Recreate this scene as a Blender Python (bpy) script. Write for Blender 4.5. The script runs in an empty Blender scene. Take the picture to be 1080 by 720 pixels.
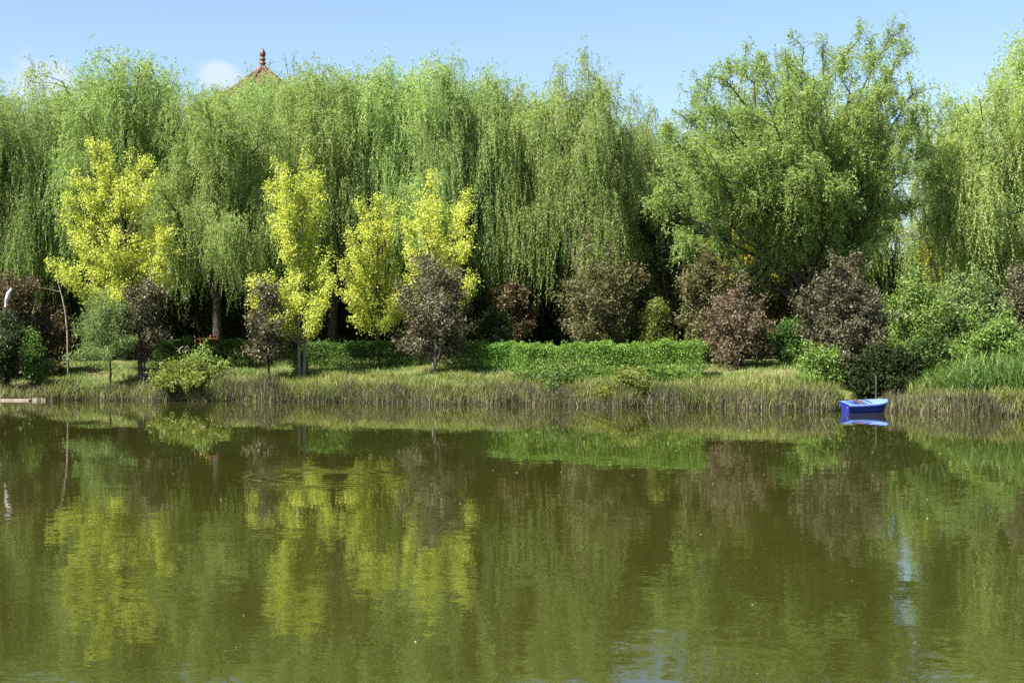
import bpy, bmesh, math, random
import numpy as np
from mathutils import Vector

R_ = math.radians
S = bpy.context.scene
COL = S.collection

# ------------------------------------------------------------------ camera
CAM_H = 2.88
cam_d = bpy.data.cameras.new('camera')
cam = bpy.data.objects.new('camera', cam_d)
COL.objects.link(cam)
cam.location = (0, 0, CAM_H)
cam.rotation_euler = (R_(90), 0, 0)
cam_d.lens = 50
cam_d.sensor_width = 36
cam_d.clip_start = 0.1
cam_d.clip_end = 3000
S.camera = cam

# ------------------------------------------------------------------ light
SUN_EL = 51.0
SUN_DIR = Vector((-0.80, -0.60, 0.0)).normalized()          # horizontal direction towards the sun
SUN_VEC = Vector((SUN_DIR.x * math.cos(R_(SUN_EL)), SUN_DIR.y * math.cos(R_(SUN_EL)), math.sin(R_(SUN_EL))))
sun_d = bpy.data.lights.new('sun', 'SUN')
sun_d.energy = 5.0
sun_d.angle = R_(0.5)
sun_d.color = (1.0, 0.95, 0.86)
sun = bpy.data.objects.new('sun', sun_d)
COL.objects.link(sun)
sun.location = SUN_VEC * 50
sun.rotation_euler = SUN_VEC.to_track_quat('Z', 'Y').to_euler()

world = bpy.data.worlds.new('World')
S.world = world
world.use_nodes = True
wt = world.node_tree
wt.nodes.clear()
def wn(t, **k):
    n = wt.nodes.new(t)
    for a, b in k.items():
        setattr(n, a, b)
    return n
sky = wn('ShaderNodeTexSky', sky_type='NISHITA', sun_disc=False)
sky.sun_elevation = R_(SUN_EL)
sky.sun_rotation = math.atan2(SUN_DIR.x, SUN_DIR.y)
sky.altitude = 0
sky.air_density = 1.0
sky.dust_density = 0.8
sky.ozone_density = 2.0
bg = wn('ShaderNodeBackground')
bg.inputs['Strength'].default_value = 0.063
wo = wn('ShaderNodeOutputWorld')
tc = wn('ShaderNodeTexCoord')
# two small white clouds low over the trees
def cloud_mask(px, py, rx, ry):
    c = Vector(((px - 540) / 1500, 1.0, (360 - py) / 1500)).normalized()
    sub = wn('ShaderNodeVectorMath', operation='SUBTRACT')
    wt.links.new(tc.outputs['Generated'], sub.inputs[0])
    sub.inputs[1].default_value = c
    mul = wn('ShaderNodeVectorMath', operation='MULTIPLY')
    wt.links.new(sub.outputs[0], mul.inputs[0])
    mul.inputs[1].default_value = (1 / rx, 0.6, 1 / ry)
    ln = wn('ShaderNodeVectorMath', operation='LENGTH')
    wt.links.new(mul.outputs[0], ln.inputs[0])
    return ln.outputs['Value']
cn = wn('ShaderNodeTexNoise')
cn.inputs['Scale'].default_value = 60
cn.inputs['Detail'].default_value = 6
wt.links.new(tc.outputs['Generated'], cn.inputs['Vector'])
d1 = cloud_mask(48, 88, 0.024, 0.020)
d2 = cloud_mask(230, 80, 0.016, 0.012)
mn = wn('ShaderNodeMath', operation='MINIMUM')
wt.links.new(d1, mn.inputs[0]); wt.links.new(d2, mn.inputs[1])
ad = wn('ShaderNodeMath', operation='ADD')
wt.links.new(mn.outputs[0], ad.inputs[0])
nm = wn('ShaderNodeMath', operation='MULTIPLY_ADD')
wt.links.new(cn.outputs['Fac'], nm.inputs[0]); nm.inputs[1].default_value = 1.6; nm.inputs[2].default_value = -0.8
wt.links.new(nm.outputs[0], ad.inputs[1])
mr = wn('ShaderNodeMapRange')
mr.inputs['From Min'].default_value = 1.15; mr.inputs['From Max'].default_value = 0.35
mr.inputs['To Min'].default_value = 0; mr.inputs['To Max'].default_value = 0.72
mr.interpolation_type = 'SMOOTHSTEP'
wt.links.new(ad.outputs[0], mr.inputs['Value'])
mx = wn('ShaderNodeMix', data_type='RGBA')
wt.links.new(mr.outputs[0], mx.inputs['Factor'])
wt.links.new(sky.outputs[0], mx.inputs['A'])
mx.inputs['B'].default_value = (4.1, 4.5, 5.0, 1)
wt.links.new(mx.outputs['Result'], bg.inputs['Color'])
wt.links.new(bg.outputs[0], wo.inputs['Surface'])

S.view_settings.view_transform = 'Standard'
S.view_settings.look = 'None'
S.view_settings.exposure = 1.72
S.view_settings.gamma = 1.0
S.render.engine = 'CYCLES'
S.cycles.max_bounces = 7
S.cycles.diffuse_bounces = 4
S.cycles.glossy_bounces = 3
S.cycles.transmission_bounces = 4
S.cycles.transparent_max_bounces = 4
S.cycles.use_denoising = False

# ------------------------------------------------------------------ helpers
def at(px, py, d):
    """point at distance d behind the photograph's pixel (1080 x 720)"""
    return np.array([(px - 540) * d / 1500, d, CAM_H - (py - 360) * d / 1500])

def shore(x):
    x = np.clip(np.asarray(x, float), -31, 26)
    y = 64.2 - 0.37 * x - 0.006 * x * x
    y = y + 0.35 * np.sin(x * 0.9 + 1) + 0.22 * np.sin(x * 2.3)
    return y + 1.8 * np.exp(-((x - 15.0) / 1.5) ** 2)

def ground_z(x, y):
    s = np.asarray(y, float) - shore(x)
    z = np.interp(s, [-8, -3, 0, 0.8, 5, 10, 40, 400], [-1.6, -1.2, -0.05, 0.4, 1.35, 1.8, 2.0, 2.0])
    near = np.interp(np.asarray(y, float), [-400, -3, 3.5, 7], [1.4, 1.3, 0.6, -1.6])
    return np.where(np.asarray(y) < 30, np.maximum(near, -1.6), z)

def obj(name, me, mat=None, parent=None):
    o = bpy.data.objects.new(name, me)
    if mat is not None:
        for m in (mat if isinstance(mat, (list, tuple)) else [mat]):
            me.materials.append(m)
    COL.objects.link(o)
    if parent is not None:
        o.parent = parent
    return o

def tag(o, label=None, cat=None, group=None, kind=None):
    if label: o['label'] = label
    if cat: o['category'] = cat
    if group: o['group'] = group
    if kind: o['kind'] = kind
    return o

def thing(name, label, cat, loc, group=None, rz=0.0, sc=1.0):
    o = bpy.data.objects.new(name, None)
    o.empty_display_size = 0.3
    COL.objects.link(o)
    o.location = loc
    o.rotation_euler = (0, 0, rz)
    o.scale = (sc, sc, sc) if not isinstance(sc, (tuple, list)) else sc
    return tag(o, label, cat, group)

def copy_thing(src, loc, rz, sc, label, group=None):
    r = src.copy()
    COL.objects.link(r)
    r.location = loc; r.rotation_euler = (0, 0, rz)
    r.scale = (sc, sc, sc) if not isinstance(sc, (tuple, list)) else sc
    r['label'] = label
    if group: r['group'] = group
    for ch in list(src.children):
        c = ch.copy(); COL.objects.link(c); c.parent = r
        for g in list(ch.children):
            k = g.copy(); COL.objects.link(k); k.parent = c
    return r

def np_mesh(name, verts, loops, starts, totals, rnd=None, smooth=False):
    me = bpy.data.meshes.new(name)
    me.vertices.add(len(verts))
    me.vertices.foreach_set('co', np.ascontiguousarray(verts, np.float32).ravel())
    me.loops.add(len(loops))
    me.loops.foreach_set('vertex_index', np.ascontiguousarray(loops, np.int32))
    me.polygons.add(len(starts))
    me.polygons.foreach_set('loop_start', np.ascontiguousarray(starts, np.int32))
    if rnd is not None:
        a = me.attributes.new('rnd', 'FLOAT', 'FACE')
        a.data.foreach_set('value', np.ascontiguousarray(rnd, np.float32))
    if smooth:
        me.polygons.foreach_set('use_smooth', np.ones(len(starts), bool))
    me.update(calc_edges=True)
    return me

def unit(v):
    return v / np.maximum(np.linalg.norm(v, axis=-1, keepdims=True), 1e-9)

class Leaves:
    """collects leaf shaped faces"""
    def __init__(self): self.v = []; self.r = []
    def add(self, C, A, L, W, rng, rnd=None):
        n = len(C)
        A = unit(A)
        P = unit(np.cross(A, rng.normal(size=(n, 3))))
        L = np.broadcast_to(L, (n,))[:, None]; W = np.broadcast_to(W, (n,))[:, None] * 0.5
        fold = np.cross(A, P) * (L * 0.12 * rng.uniform(-1, 1, (n, 1)))
        m = C + A * L * 0.45
        self.v.append(np.stack([C, m + P * W + fold, C + A * L, m - P * W], 1).reshape(-1, 3))
        self.r.append(rng.random(n) if rnd is None else rnd)
    def mesh(self, name):
        v = np.concatenate(self.v); n = len(v) // 4
        return np_mesh(name, v, np.arange(4 * n), np.arange(n) * 4, None, np.concatenate(self.r))

class Blades:
    """collects grass blades: two segments, bent over"""
    def __init__(self): self.v = []; self.r = []
    def add(self, B, H, W, lean, rng, rnd=None):
        n = len(B)
        a = rng.uniform(0, 2 * np.pi, n)
        dirv = np.stack([np.cos(a), np.sin(a), np.zeros(n)], 1)
        b = a + np.pi / 2 + rng.normal(0, 0.6, n)
        side = np.stack([np.cos(b), np.sin(b), np.zeros(n)], 1) * (np.broadcast_to(W, (n,))[:, None] * 0.5)
        H = np.broadcast_to(H, (n,))[:, None]; lean = np.broadcast_to(lean, (n,))[:, None]
        up = np.array([0, 0, 1.0])
        mid = B + up * H * 0.55 + dirv * H * lean * 0.3
        tip = B + up * H * (1 - 0.25 * lean) + dirv * H * lean
        self.v.append(np.stack([B - side, B + side, mid + side * 0.8, mid - side * 0.8, tip], 1).reshape(-1, 3))
        self.r.append(rng.random(n) if rnd is None else rnd)
    def mesh(self, name):
        v = np.concatenate(self.v); n = len(v) // 5
        lo = (np.arange(n)[:, None] * 5 + np.array([0, 1, 2, 3, 3, 2, 4])).ravel()
        st = (np.arange(n)[:, None] * 7 + np.array([0, 4])).ravel()
        return np_mesh(name, v, lo, st, None, np.repeat(np.concatenate(self.r), 2))

class Wood:
    """collects tapered tubes"""
    def __init__(self): self.v = []; self.l = []; self.s = []; self.nv = 0; self.nl = 0
    def tube(self, pts, rad, sides=6):
        pts = np.asarray(pts, float); n = len(pts)
        rad = np.broadcast_to(rad, (n,))
        t = unit(np.gradient(pts, axis=0))
        ref = np.array([0.31, 0.95, 0.05])
        u = unit(np.cross(t, ref)); w = np.cross(t, u)
        a = np.linspace(0, 2 * np.pi, sides, endpoint=False)
        ring = pts[:, None] + rad[:, None, None] * (np.cos(a)[None, :, None] * u[:, None] + np.sin(a)[None, :, None] * w[:, None])
        self.v.append(ring.reshape(-1, 3))
        i, j = np.meshgrid(np.arange(n - 1), np.arange(sides), indexing='ij')
        q = np.stack([i * sides + j, i * sides + (j + 1) % sides, (i + 1) * sides + (j + 1) % sides, (i + 1) * sides + j], -1).reshape(-1) + self.nv
        self.l.append(q); k = len(q) // 4
        self.s.append(np.arange(k) * 4 + self.nl)
        self.nv += n * sides; self.nl += len(q)
    def mesh(self, name):
        return np_mesh(name, np.concatenate(self.v), np.concatenate(self.l), np.concatenate(self.s), None, smooth=True)

def bez(p0, p1, p2, n):
    t = np.linspace(0, 1, n)[:, None]
    return (1 - t) ** 2 * p0 + 2 * t * (1 - t) * p1 + t * t * p2

# ------------------------------------------------------------------ materials
def nodes(name):
    m = bpy.data.materials.new(name); m.use_nodes = True
    nt = m.node_tree; nt.nodes.clear()
    return m, nt
def N(nt, t, **k):
    n = nt.nodes.new(t)
    for a, b in k.items(): setattr(n, a, b)
    return n
def ramp(nt, stops):
    r = N(nt, 'ShaderNodeValToRGB')
    e = r.color_ramp.elements
    while len(e) < len(stops): e.new(0.5)
    for el, (p, c) in zip(e, stops):
        el.position = p; el.color = (*c, 1)
    return r

def leaf_mat(name, stops, trans=0.35, rough=0.5, spec=0.3, noise=0.35, scale=0.5, obj_var=0.15, tint=(1.1, 1.15, 0.55), hue_var=1.0):
    m, nt = nodes(name)
    at_ = N(nt, 'ShaderNodeAttribute', attribute_name='rnd')
    oi = N(nt, 'ShaderNodeObjectInfo')
    tcn = N(nt, 'ShaderNodeTexCoord')
    nz = N(nt, 'ShaderNodeTexNoise')
    nz.inputs['Scale'].default_value = scale; nz.inputs['Detail'].default_value = 2
    nt.links.new(tcn.outputs['Object'], nz.inputs['Vector'])
    a = N(nt, 'ShaderNodeMath', operation='MULTIPLY_ADD')           # rnd*(1-noise) + noise part
    nt.links.new(at_.outputs['Fac'], a.inputs[0]); a.inputs[1].default_value = 1 - noise
    b = N(nt, 'ShaderNodeMath', operation='MULTIPLY_ADD')
    nt.links.new(nz.outputs['Fac'], b.inputs[0]); b.inputs[1].default_value = noise * 2.4; b.inputs[2].default_value = -noise * 0.7
    nt.links.new(b.outputs[0], a.inputs[2])
    rp = ramp(nt, stops)
    nt.links.new(a.outputs[0], rp.inputs['Fac'])
    hs = N(nt, 'ShaderNodeHueSaturation')
    v = N(nt, 'ShaderNodeMapRange'); v.inputs['To Min'].default_value = 1 - obj_var; v.inputs['To Max'].default_value = 1 + obj_var
    nt.links.new(oi.outputs['Random'], v.inputs['Value'])
    nt.links.new(v.outputs[0], hs.inputs['Value'])
    hh = N(nt, 'ShaderNodeMapRange'); hh.inputs['To Min'].default_value = 0.5 - 0.010 * hue_var; hh.inputs['To Max'].default_value = 0.5 + 0.008 * hue_var
    mlt = N(nt, 'ShaderNodeMath', operation='FRACT'); m7 = N(nt, 'ShaderNodeMath', operation='MULTIPLY'); m7.inputs[1].default_value = 7.13
    nt.links.new(oi.outputs['Random'], m7.inputs[0]); nt.links.new(m7.outputs[0], mlt.inputs[0]); nt.links.new(mlt.outputs[0], hh.inputs['Value'])
    nt.links.new(hh.outputs[0], hs.inputs['Hue'])
    nt.links.new(rp.outputs[0], hs.inputs['Color'])
    p = N(nt, 'ShaderNodeBsdfPrincipled')
    p.inputs['Roughness'].default_value = rough
    p.inputs['Specular IOR Level'].default_value = spec
    nt.links.new(hs.outputs[0], p.inputs['Base Color'])
    tr = N(nt, 'ShaderNodeBsdfTranslucent')
    tm = N(nt, 'ShaderNodeMix', data_type='RGBA', blend_type='MULTIPLY'); tm.inputs['Factor'].default_value = 1
    nt.links.new(hs.outputs[0], tm.inputs['A']); tm.inputs['B'].default_value = (*tint, 1)
    nt.links.new(tm.outputs['Result'], tr.inputs['Color'])
    mx_ = N(nt, 'ShaderNodeMixShader'); mx_.inputs[0].default_value = trans
    nt.links.new(p.outputs[0], mx_.inputs[1]); nt.links.new(tr.outputs[0], mx_.inputs[2])
    o = N(nt, 'ShaderNodeOutputMaterial'); nt.links.new(mx_.outputs[0], o.inputs['Surface'])
    return m

def surf(name, c1, c2, scale=4, rough=0.8, spec=0.3, detail=6, bump=0.0, stretch=(1, 1, 1)):
    m, nt = nodes(name)
    tcn = N(nt, 'ShaderNodeTexCoord'); mp = N(nt, 'ShaderNodeMapping'); mp.inputs['Scale'].default_value = stretch
    nt.links.new(tcn.outputs['Object'], mp.inputs['Vector'])
    nz = N(nt, 'ShaderNodeTexNoise'); nz.inputs['Scale'].default_value = scale; nz.inputs['Detail'].default_value = detail
    nt.links.new(mp.outputs[0], nz.inputs['Vector'])
    rp = ramp(nt, [(0.3, c1), (0.7, c2)])
    nt.links.new(nz.outputs['Fac'], rp.inputs['Fac'])
    p = N(nt, 'ShaderNodeBsdfPrincipled')
    p.inputs['Roughness'].default_value = rough; p.inputs['Specular IOR Level'].default_value = spec
    nt.links.new(rp.outputs[0], p.inputs['Base Color'])
    if bump:
        bp = N(nt, 'ShaderNodeBump'); bp.inputs['Strength'].default_value = bump
        nt.links.new(nz.outputs['Fac'], bp.inputs['Height']); nt.links.new(bp.outputs[0], p.inputs['Normal'])
    o = N(nt, 'ShaderNodeOutputMaterial'); nt.links.new(p.outputs[0], o.inputs['Surface'])
    return m

M = {}
M['willow'] = leaf_mat('willow_leaf', [(0.0, (0.165, 0.26, 0.09)), (0.5, (0.265, 0.37, 0.128)), (1.0, (0.39, 0.47, 0.20))], trans=0.48, scale=0.45)
M['willow_olive'] = leaf_mat('willow_leaf_olive', [(0.0, (0.17, 0.255, 0.082)), (0.5, (0.275, 0.36, 0.118)), (1.0, (0.41, 0.465, 0.19))], trans=0.48, scale=0.45)
M['upright'] = leaf_mat('upright_leaf', [(0.0, (0.165, 0.25, 0.065)), (0.5, (0.27, 0.375, 0.105)), (1.0, (0.40, 0.485, 0.175))], trans=0.46, hue_var=0.0, scale=0.5)
M['sparse'] = leaf_mat('sparse_leaf', [(0.0, (0.09, 0.14, 0.06)), (1.0, (0.18, 0.24, 0.10))], trans=0.3)
M['yellow'] = leaf_mat('yellow_leaf', [(0.0, (0.21, 0.31, 0.045)), (0.45, (0.47, 0.52, 0.085)), (1.0, (0.70, 0.70, 0.18))], trans=0.42, tint=(1.0, 1.06, 0.5), obj_var=0.03, hue_var=0.15, scale=0.8)
M['yellowgreen'] = leaf_mat('yellow_green_leaf', [(0.0, (0.16, 0.19, 0.02)), (0.6, (0.30, 0.29, 0.025)), (1.0, (0.42, 0.36, 0.04))], trans=0.42, scale=0.8)
M['plum'] = leaf_mat('plum_leaf', [(0.0, (0.034, 0.034, 0.014)), (0.5, (0.084, 0.082, 0.038)), (1.0, (0.18, 0.174, 0.095))], trans=0.2, tint=(1.3, 0.85, 0.5), scale=1.1, spec=0.45)
M['plum_olive'] = leaf_mat('plum_olive_leaf', [(0.0, (0.042, 0.054, 0.016)), (0.5, (0.088, 0.094, 0.032)), (1.0, (0.16, 0.15, 0.062))], trans=0.25, tint=(1.3, 0.9, 0.5), scale=1.0, noise=0.5)
M['plum_pink'] = leaf_mat('plum_pink_leaf', [(0.0, (0.055, 0.054, 0.024)), (0.5, (0.112, 0.090, 0.052)), (1.0, (0.20, 0.155, 0.10))], trans=0.25, tint=(1.3, 0.8, 0.6), scale=1.0)
M['shrub'] = leaf_mat('shrub_leaf', [(0.0, (0.035, 0.075, 0.015)), (0.5, (0.075, 0.14, 0.027)), (1.0, (0.14, 0.21, 0.047))], trans=0.35, scale=0.9)
M['shrub_bright'] = leaf_mat('bright_shrub_leaf', [(0.0, (0.085, 0.15, 0.03)), (0.5, (0.15, 0.24, 0.05)), (1.0, (0.24, 0.34, 0.085))], trans=0.38, scale=0.9)
M['shrub_pale'] = leaf_mat('pale_shrub_leaf', [(0.0, (0.09, 0.145, 0.042)), (0.5, (0.155, 0.23, 0.07)), (1.0, (0.24, 0.32, 0.115))], trans=0.35, scale=0.9)
M['shrub_yellow'] = leaf_mat('yellowish_shrub_leaf', [(0.0, (0.085, 0.12, 0.02)), (0.5, (0.165, 0.20, 0.035)), (1.0, (0.26, 0.28, 0.065))], trans=0.35, scale=0.9)
M['hedge'] = leaf_mat('hedge_leaf', [(0.0, (0.055, 0.125, 0.02)), (0.5, (0.12, 0.235, 0.038)), (1.0, (0.21, 0.34, 0.065))], trans=0.3, scale=1.2)
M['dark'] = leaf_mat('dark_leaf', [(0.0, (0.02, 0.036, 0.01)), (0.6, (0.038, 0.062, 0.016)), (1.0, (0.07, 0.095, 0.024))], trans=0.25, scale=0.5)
M['deep'] = leaf_mat('painted_shade_leaf', [(0.0, (0.012, 0.02, 0.006)), (0.6, (0.025, 0.038, 0.012)), (1.0, (0.045, 0.06, 0.018))], trans=0.2, spec=0.08)  # the shade behind the boat, put into a near-black leaf colour
M['orange'] = leaf_mat('orange_leaf', [(0.0, (0.07, 0.075, 0.018)), (0.6, (0.15, 0.12, 0.025)), (1.0, (0.24, 0.16, 0.035))], trans=0.35, scale=0.8)
M['brown'] = leaf_mat('brown_leaf', [(0.0, (0.05, 0.04, 0.02)), (0.6, (0.11, 0.08, 0.04)), (1.0, (0.20, 0.13, 0.06))], trans=0.25, scale=1.0)
M['reed_dry'] = leaf_mat('dry_reed', [(0.0, (0.038, 0.036, 0.02)), (0.55, (0.105, 0.095, 0.055)), (1.0, (0.24, 0.21, 0.135))], trans=0.2, scale=0.35, noise=0.4, tint=(1, 0.95, 0.8))
M['grass_bank'] = leaf_mat('bank_grass', [(0.0, (0.085, 0.125, 0.028)), (0.5, (0.165, 0.20, 0.05)), (1.0, (0.27, 0.265, 0.10))], trans=0.35, scale=0.25, noise=0.5)
M['grass_lawn'] = leaf_mat('lawn_grass', [(0.0, (0.08, 0.14, 0.028)), (0.5, (0.145, 0.205, 0.048)), (1.0, (0.26, 0.26, 0.095))], trans=0.3, scale=0.35, noise=0.6)
M['reed_green'] = leaf_mat('green_reed', [(0.0, (0.045, 0.095, 0.02)), (0.5, (0.085, 0.16, 0.034)), (1.0, (0.14, 0.22, 0.055))], trans=0.35, scale=0.5)
M['bark'] = surf('dark_bark', (0.030, 0.024, 0.018), (0.085, 0.07, 0.052), 9, 0.9, 0.2, bump=0.5, stretch=(1, 1, 0.25))
M['bark_pale'] = surf('pale_bark', (0.12, 0.10, 0.075), (0.26, 0.23, 0.18), 9, 0.85, 0.2, bump=0.4, stretch=(1, 1, 0.3))
M['bark_white'] = surf('white_bark', (0.34, 0.33, 0.30), (0.5, 0.48, 0.45), 8, 0.7, 0.3)
M['bark_mid'] = surf('grey_bark', (0.07, 0.055, 0.04), (0.16, 0.13, 0.10), 9, 0.85, 0.2, bump=0.4, stretch=(1, 1, 0.3))

# ground: soil with grassy patches
def ground_mat():
    m, nt = nodes('ground_soil')
    tcn = N(nt, 'ShaderNodeTexCoord')
    n1 = N(nt, 'ShaderNodeTexNoise'); n1.inputs['Scale'].default_value = 0.45; n1.inputs['Detail'].default_value = 8
    n2 = N(nt, 'ShaderNodeTexNoise'); n2.inputs['Scale'].default_value = 9; n2.inputs['Detail'].default_value = 5
    for n in (n1, n2): nt.links.new(tcn.outputs['Object'], n.inputs['Vector'])
    r1 = ramp(nt, [(0.38, (0.07, 0.095, 0.025)), (0.52, (0.11, 0.12, 0.04)), (0.66, (0.19, 0.155, 0.085))])
    nt.links.new(n1.outputs['Fac'], r1.inputs['Fac'])
    r2 = ramp(nt, [(0.3, (0.6, 0.6, 0.6)), (0.7, (1.2, 1.2, 1.2))])
    nt.links.new(n2.outputs['Fac'], r2.inputs['Fac'])
    # shadow line at the reed foot, painted into the soil just above the waterline
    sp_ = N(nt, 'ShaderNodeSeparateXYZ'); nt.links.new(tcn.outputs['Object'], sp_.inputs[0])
    foot_shade = N(nt, 'ShaderNodeMapRange'); foot_shade.inputs['From Min'].default_value = 0.15; foot_shade.inputs['From Max'].default_value = 0.5
    nt.links.new(sp_.outputs['Z'], foot_shade.inputs['Value'])
    shade_mix = N(nt, 'ShaderNodeMix', data_type='RGBA'); nt.links.new(foot_shade.outputs[0], shade_mix.inputs['Factor'])
    shade_mix.inputs['A'].default_value = (0.028, 0.024, 0.015, 1); nt.links.new(r1.outputs[0], shade_mix.inputs['B'])
    mu = N(nt, 'ShaderNodeMix', data_type='RGBA', blend_type='MULTIPLY'); mu.inputs['Factor'].default_value = 1
    nt.links.new(shade_mix.outputs['Result'], mu.inputs['A']); nt.links.new(r2.outputs[0], mu.inputs['B'])
    p = N(nt, 'ShaderNodeBsdfPrincipled'); p.inputs['Roughness'].default_value = 0.95; p.inputs['Specular IOR Level'].default_value = 0.1
    nt.links.new(mu.outputs['Result'], p.inputs['Base Color'])
    bp = N(nt, 'ShaderNodeBump'); bp.inputs['Strength'].default_value = 0.6; bp.inputs['Distance'].default_value = 0.05
    nt.links.new(n2.outputs['Fac'], bp.inputs['Height']); nt.links.new(bp.outputs[0], p.inputs['Normal'])
    o = N(nt, 'ShaderNodeOutputMaterial'); nt.links.new(p.outputs[0], o.inputs['Surface'])
    return m
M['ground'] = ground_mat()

RIPPLE = at(352, 497, CAM_H * 1500 / 137)
def water_mat():
    m, nt = nodes('pond_water')
    geo = N(nt, 'ShaderNodeNewGeometry')
    L = nt.links.new
    def noise(scale, sx, sy, detail=2.0):
        mp = N(nt, 'ShaderNodeMapping'); mp.inputs['Scale'].default_value = (sx, sy, 1)
        L(geo.outputs['Position'], mp.inputs['Vector'])
        n = N(nt, 'ShaderNodeTexNoise'); n.inputs['Scale'].default_value = scale; n.inputs['Detail'].default_value = detail
        L(mp.outputs[0], n.inputs['Vector'])
        s = N(nt, 'ShaderNodeVectorMath', operation='SUBTRACT'); L(n.outputs['Color'], s.inputs[0]); s.inputs[1].default_value = (0.5, 0.5, 0.5)
        return s.outputs[0]
    def scale_vec(v, f):
        s = N(nt, 'ShaderNodeVectorMath', operation='SCALE'); L(v, s.inputs[0])
        if isinstance(f, (int, float)): s.inputs['Scale'].default_value = f
        else: L(f, s.inputs['Scale'])
        return s.outputs[0]
    def addv(a, b):
        s = N(nt, 'ShaderNodeVectorMath', operation='ADD'); L(a, s.inputs[0]); L(b, s.inputs[1]); return s.outputs[0]
    sep = N(nt, 'ShaderNodeSeparateXYZ'); L(geo.outputs['Position'], sep.inputs[0])
    amp = N(nt, 'ShaderNodeMapRange')                      # a breeze on the open water, calm in the lee of the far bank
    amp.inputs['From Min'].default_value = 12; amp.inputs['From Max'].default_value = 45
    amp.inputs['To Min'].default_value = 0.050; amp.inputs['To Max'].default_value = 0.010
    L(sep.outputs['Y'], amp.inputs['Value'])
    # breeze patches
    mpp = N(nt, 'ShaderNodeMapping'); mpp.inputs['Scale'].default_value = (0.35, 1, 1); L(geo.outputs['Position'], mpp.inputs['Vector'])
    pn = N(nt, 'ShaderNodeTexNoise'); pn.inputs['Scale'].default_value = 0.22; pn.inputs['Detail'].default_value = 3
    L(mpp.outputs[0], pn.inputs['Vector'])
    pr = N(nt, 'ShaderNodeMapRange'); pr.inputs['From Min'].default_value = 0.35; pr.inputs['From Max'].default_value = 0.65
    pr.inputs['To Min'].default_value = 0.5; pr.inputs['To Max'].default_value = 1.5
    L(pn.outputs['Fac'], pr.inputs['Value'])
    am = N(nt, 'ShaderNodeMath', operation='MULTIPLY'); L(amp.outputs[0], am.inputs[0]); L(pr.outputs[0], am.inputs[1])
    w = addv(addv(scale_vec(noise(7.0, 0.55, 1.0), 0.55), scale_vec(noise(1.6, 0.5, 1.0), 0.45)), scale_vec(noise(22.0, 0.6, 1.0, 1.0), 0.45))
    w = scale_vec(w, am.outputs[0])
    # rings spreading where something broke the surface
    sb = N(nt, 'ShaderNodeVectorMath', operation='SUBTRACT'); L(geo.outputs['Position'], sb.inputs[0]); sb.inputs[1].default_value = (RIPPLE[0], RIPPLE[1] - 1.2, 0)
    ln = N(nt, 'ShaderNodeVectorMath', operation='LENGTH'); L(sb.outputs[0], ln.inputs[0])
    ph = N(nt, 'ShaderNodeMath', operation='MULTIPLY'); L(ln.outputs['Value'], ph.inputs[0]); ph.inputs[1].default_value = 17.0
    sn = N(nt, 'ShaderNodeMath', operation='SINE'); L(ph.outputs[0], sn.inputs[0])
    g = N(nt, 'ShaderNodeMapRange'); g.interpolation_type = 'SMOOTHSTEP'
    g.inputs['From Min'].default_value = 3.0; g.inputs['From Max'].default_value = 1.4; g.inputs['To Min'].default_value = 0; g.inputs['To Max'].default_value = 0.04
    L(ln.outputs['Value'], g.inputs['Value'])
    gb = N(nt, 'ShaderNodeMath', operation='MULTIPLY'); L(g.outputs[0], gb.inputs[0])
    bk = N(nt, 'ShaderNodeMapRange'); bk.inputs['From Min'].default_value = 0.46; bk.inputs['From Max'].default_value = 0.6; bk.inputs['To Min'].default_value = 0.0; bk.inputs['To Max'].default_value = 1.0
    bn = N(nt, 'ShaderNodeTexNoise'); bn.inputs['Scale'].default_value = 0.55; bn.inputs['Detail'].default_value = 2; L(geo.outputs['Position'], bn.inputs['Vector'])
    L(bn.outputs['Fac'], bk.inputs['Value']); L(bk.outputs[0], gb.inputs[1])
    sg = N(nt, 'ShaderNodeMath', operation='MULTIPLY'); L(sn.outputs[0], sg.inputs[0]); L(gb.outputs[0], sg.inputs[1])
    nr = N(nt, 'ShaderNodeVectorMath', operation='NORMALIZE'); L(sb.outputs[0], nr.inputs[0])
    w = addv(w, scale_vec(nr.outputs[0], sg.outputs[0]))
    ml = N(nt, 'ShaderNodeVectorMath', operation='MULTIPLY'); L(w, ml.inputs[0]); ml.inputs[1].default_value = (1, 1, 0)
    up = N(nt, 'ShaderNodeVectorMath', operation='ADD'); L(ml.outputs[0], up.inputs[0]); up.inputs[1].default_value = (0, 0, 1)
    nn = N(nt, 'ShaderNodeVectorMath', operation='NORMALIZE'); L(up.outputs[0], nn.inputs[0])
    # silt clouds in the water
    n1 = N(nt, 'ShaderNodeTexNoise'); n1.inputs['Scale'].default_value = 0.12; n1.inputs['Detail'].default_value = 4
    L(geo.outputs['Position'], n1.inputs['Vector'])
    rp = ramp(nt, [(0.3, (0.0225, 0.0245, 0.0045)), (0.7, (0.029, 0.030, 0.0055))])
    L(n1.outputs['Fac'], rp.inputs['Fac'])
    p = N(nt, 'ShaderNodeBsdfPrincipled')
    p.inputs['Roughness'].default_value = 0.0
    p.inputs['IOR'].default_value = 1.33
    L(rp.outputs[0], p.inputs['Base Color']); L(nn.outputs[0], p.inputs['Normal'])
    o = N(nt, 'ShaderNodeOutputMaterial'); L(p.outputs[0], o.inputs['Surface'])
    return m
M['water'] = water_mat()

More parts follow.
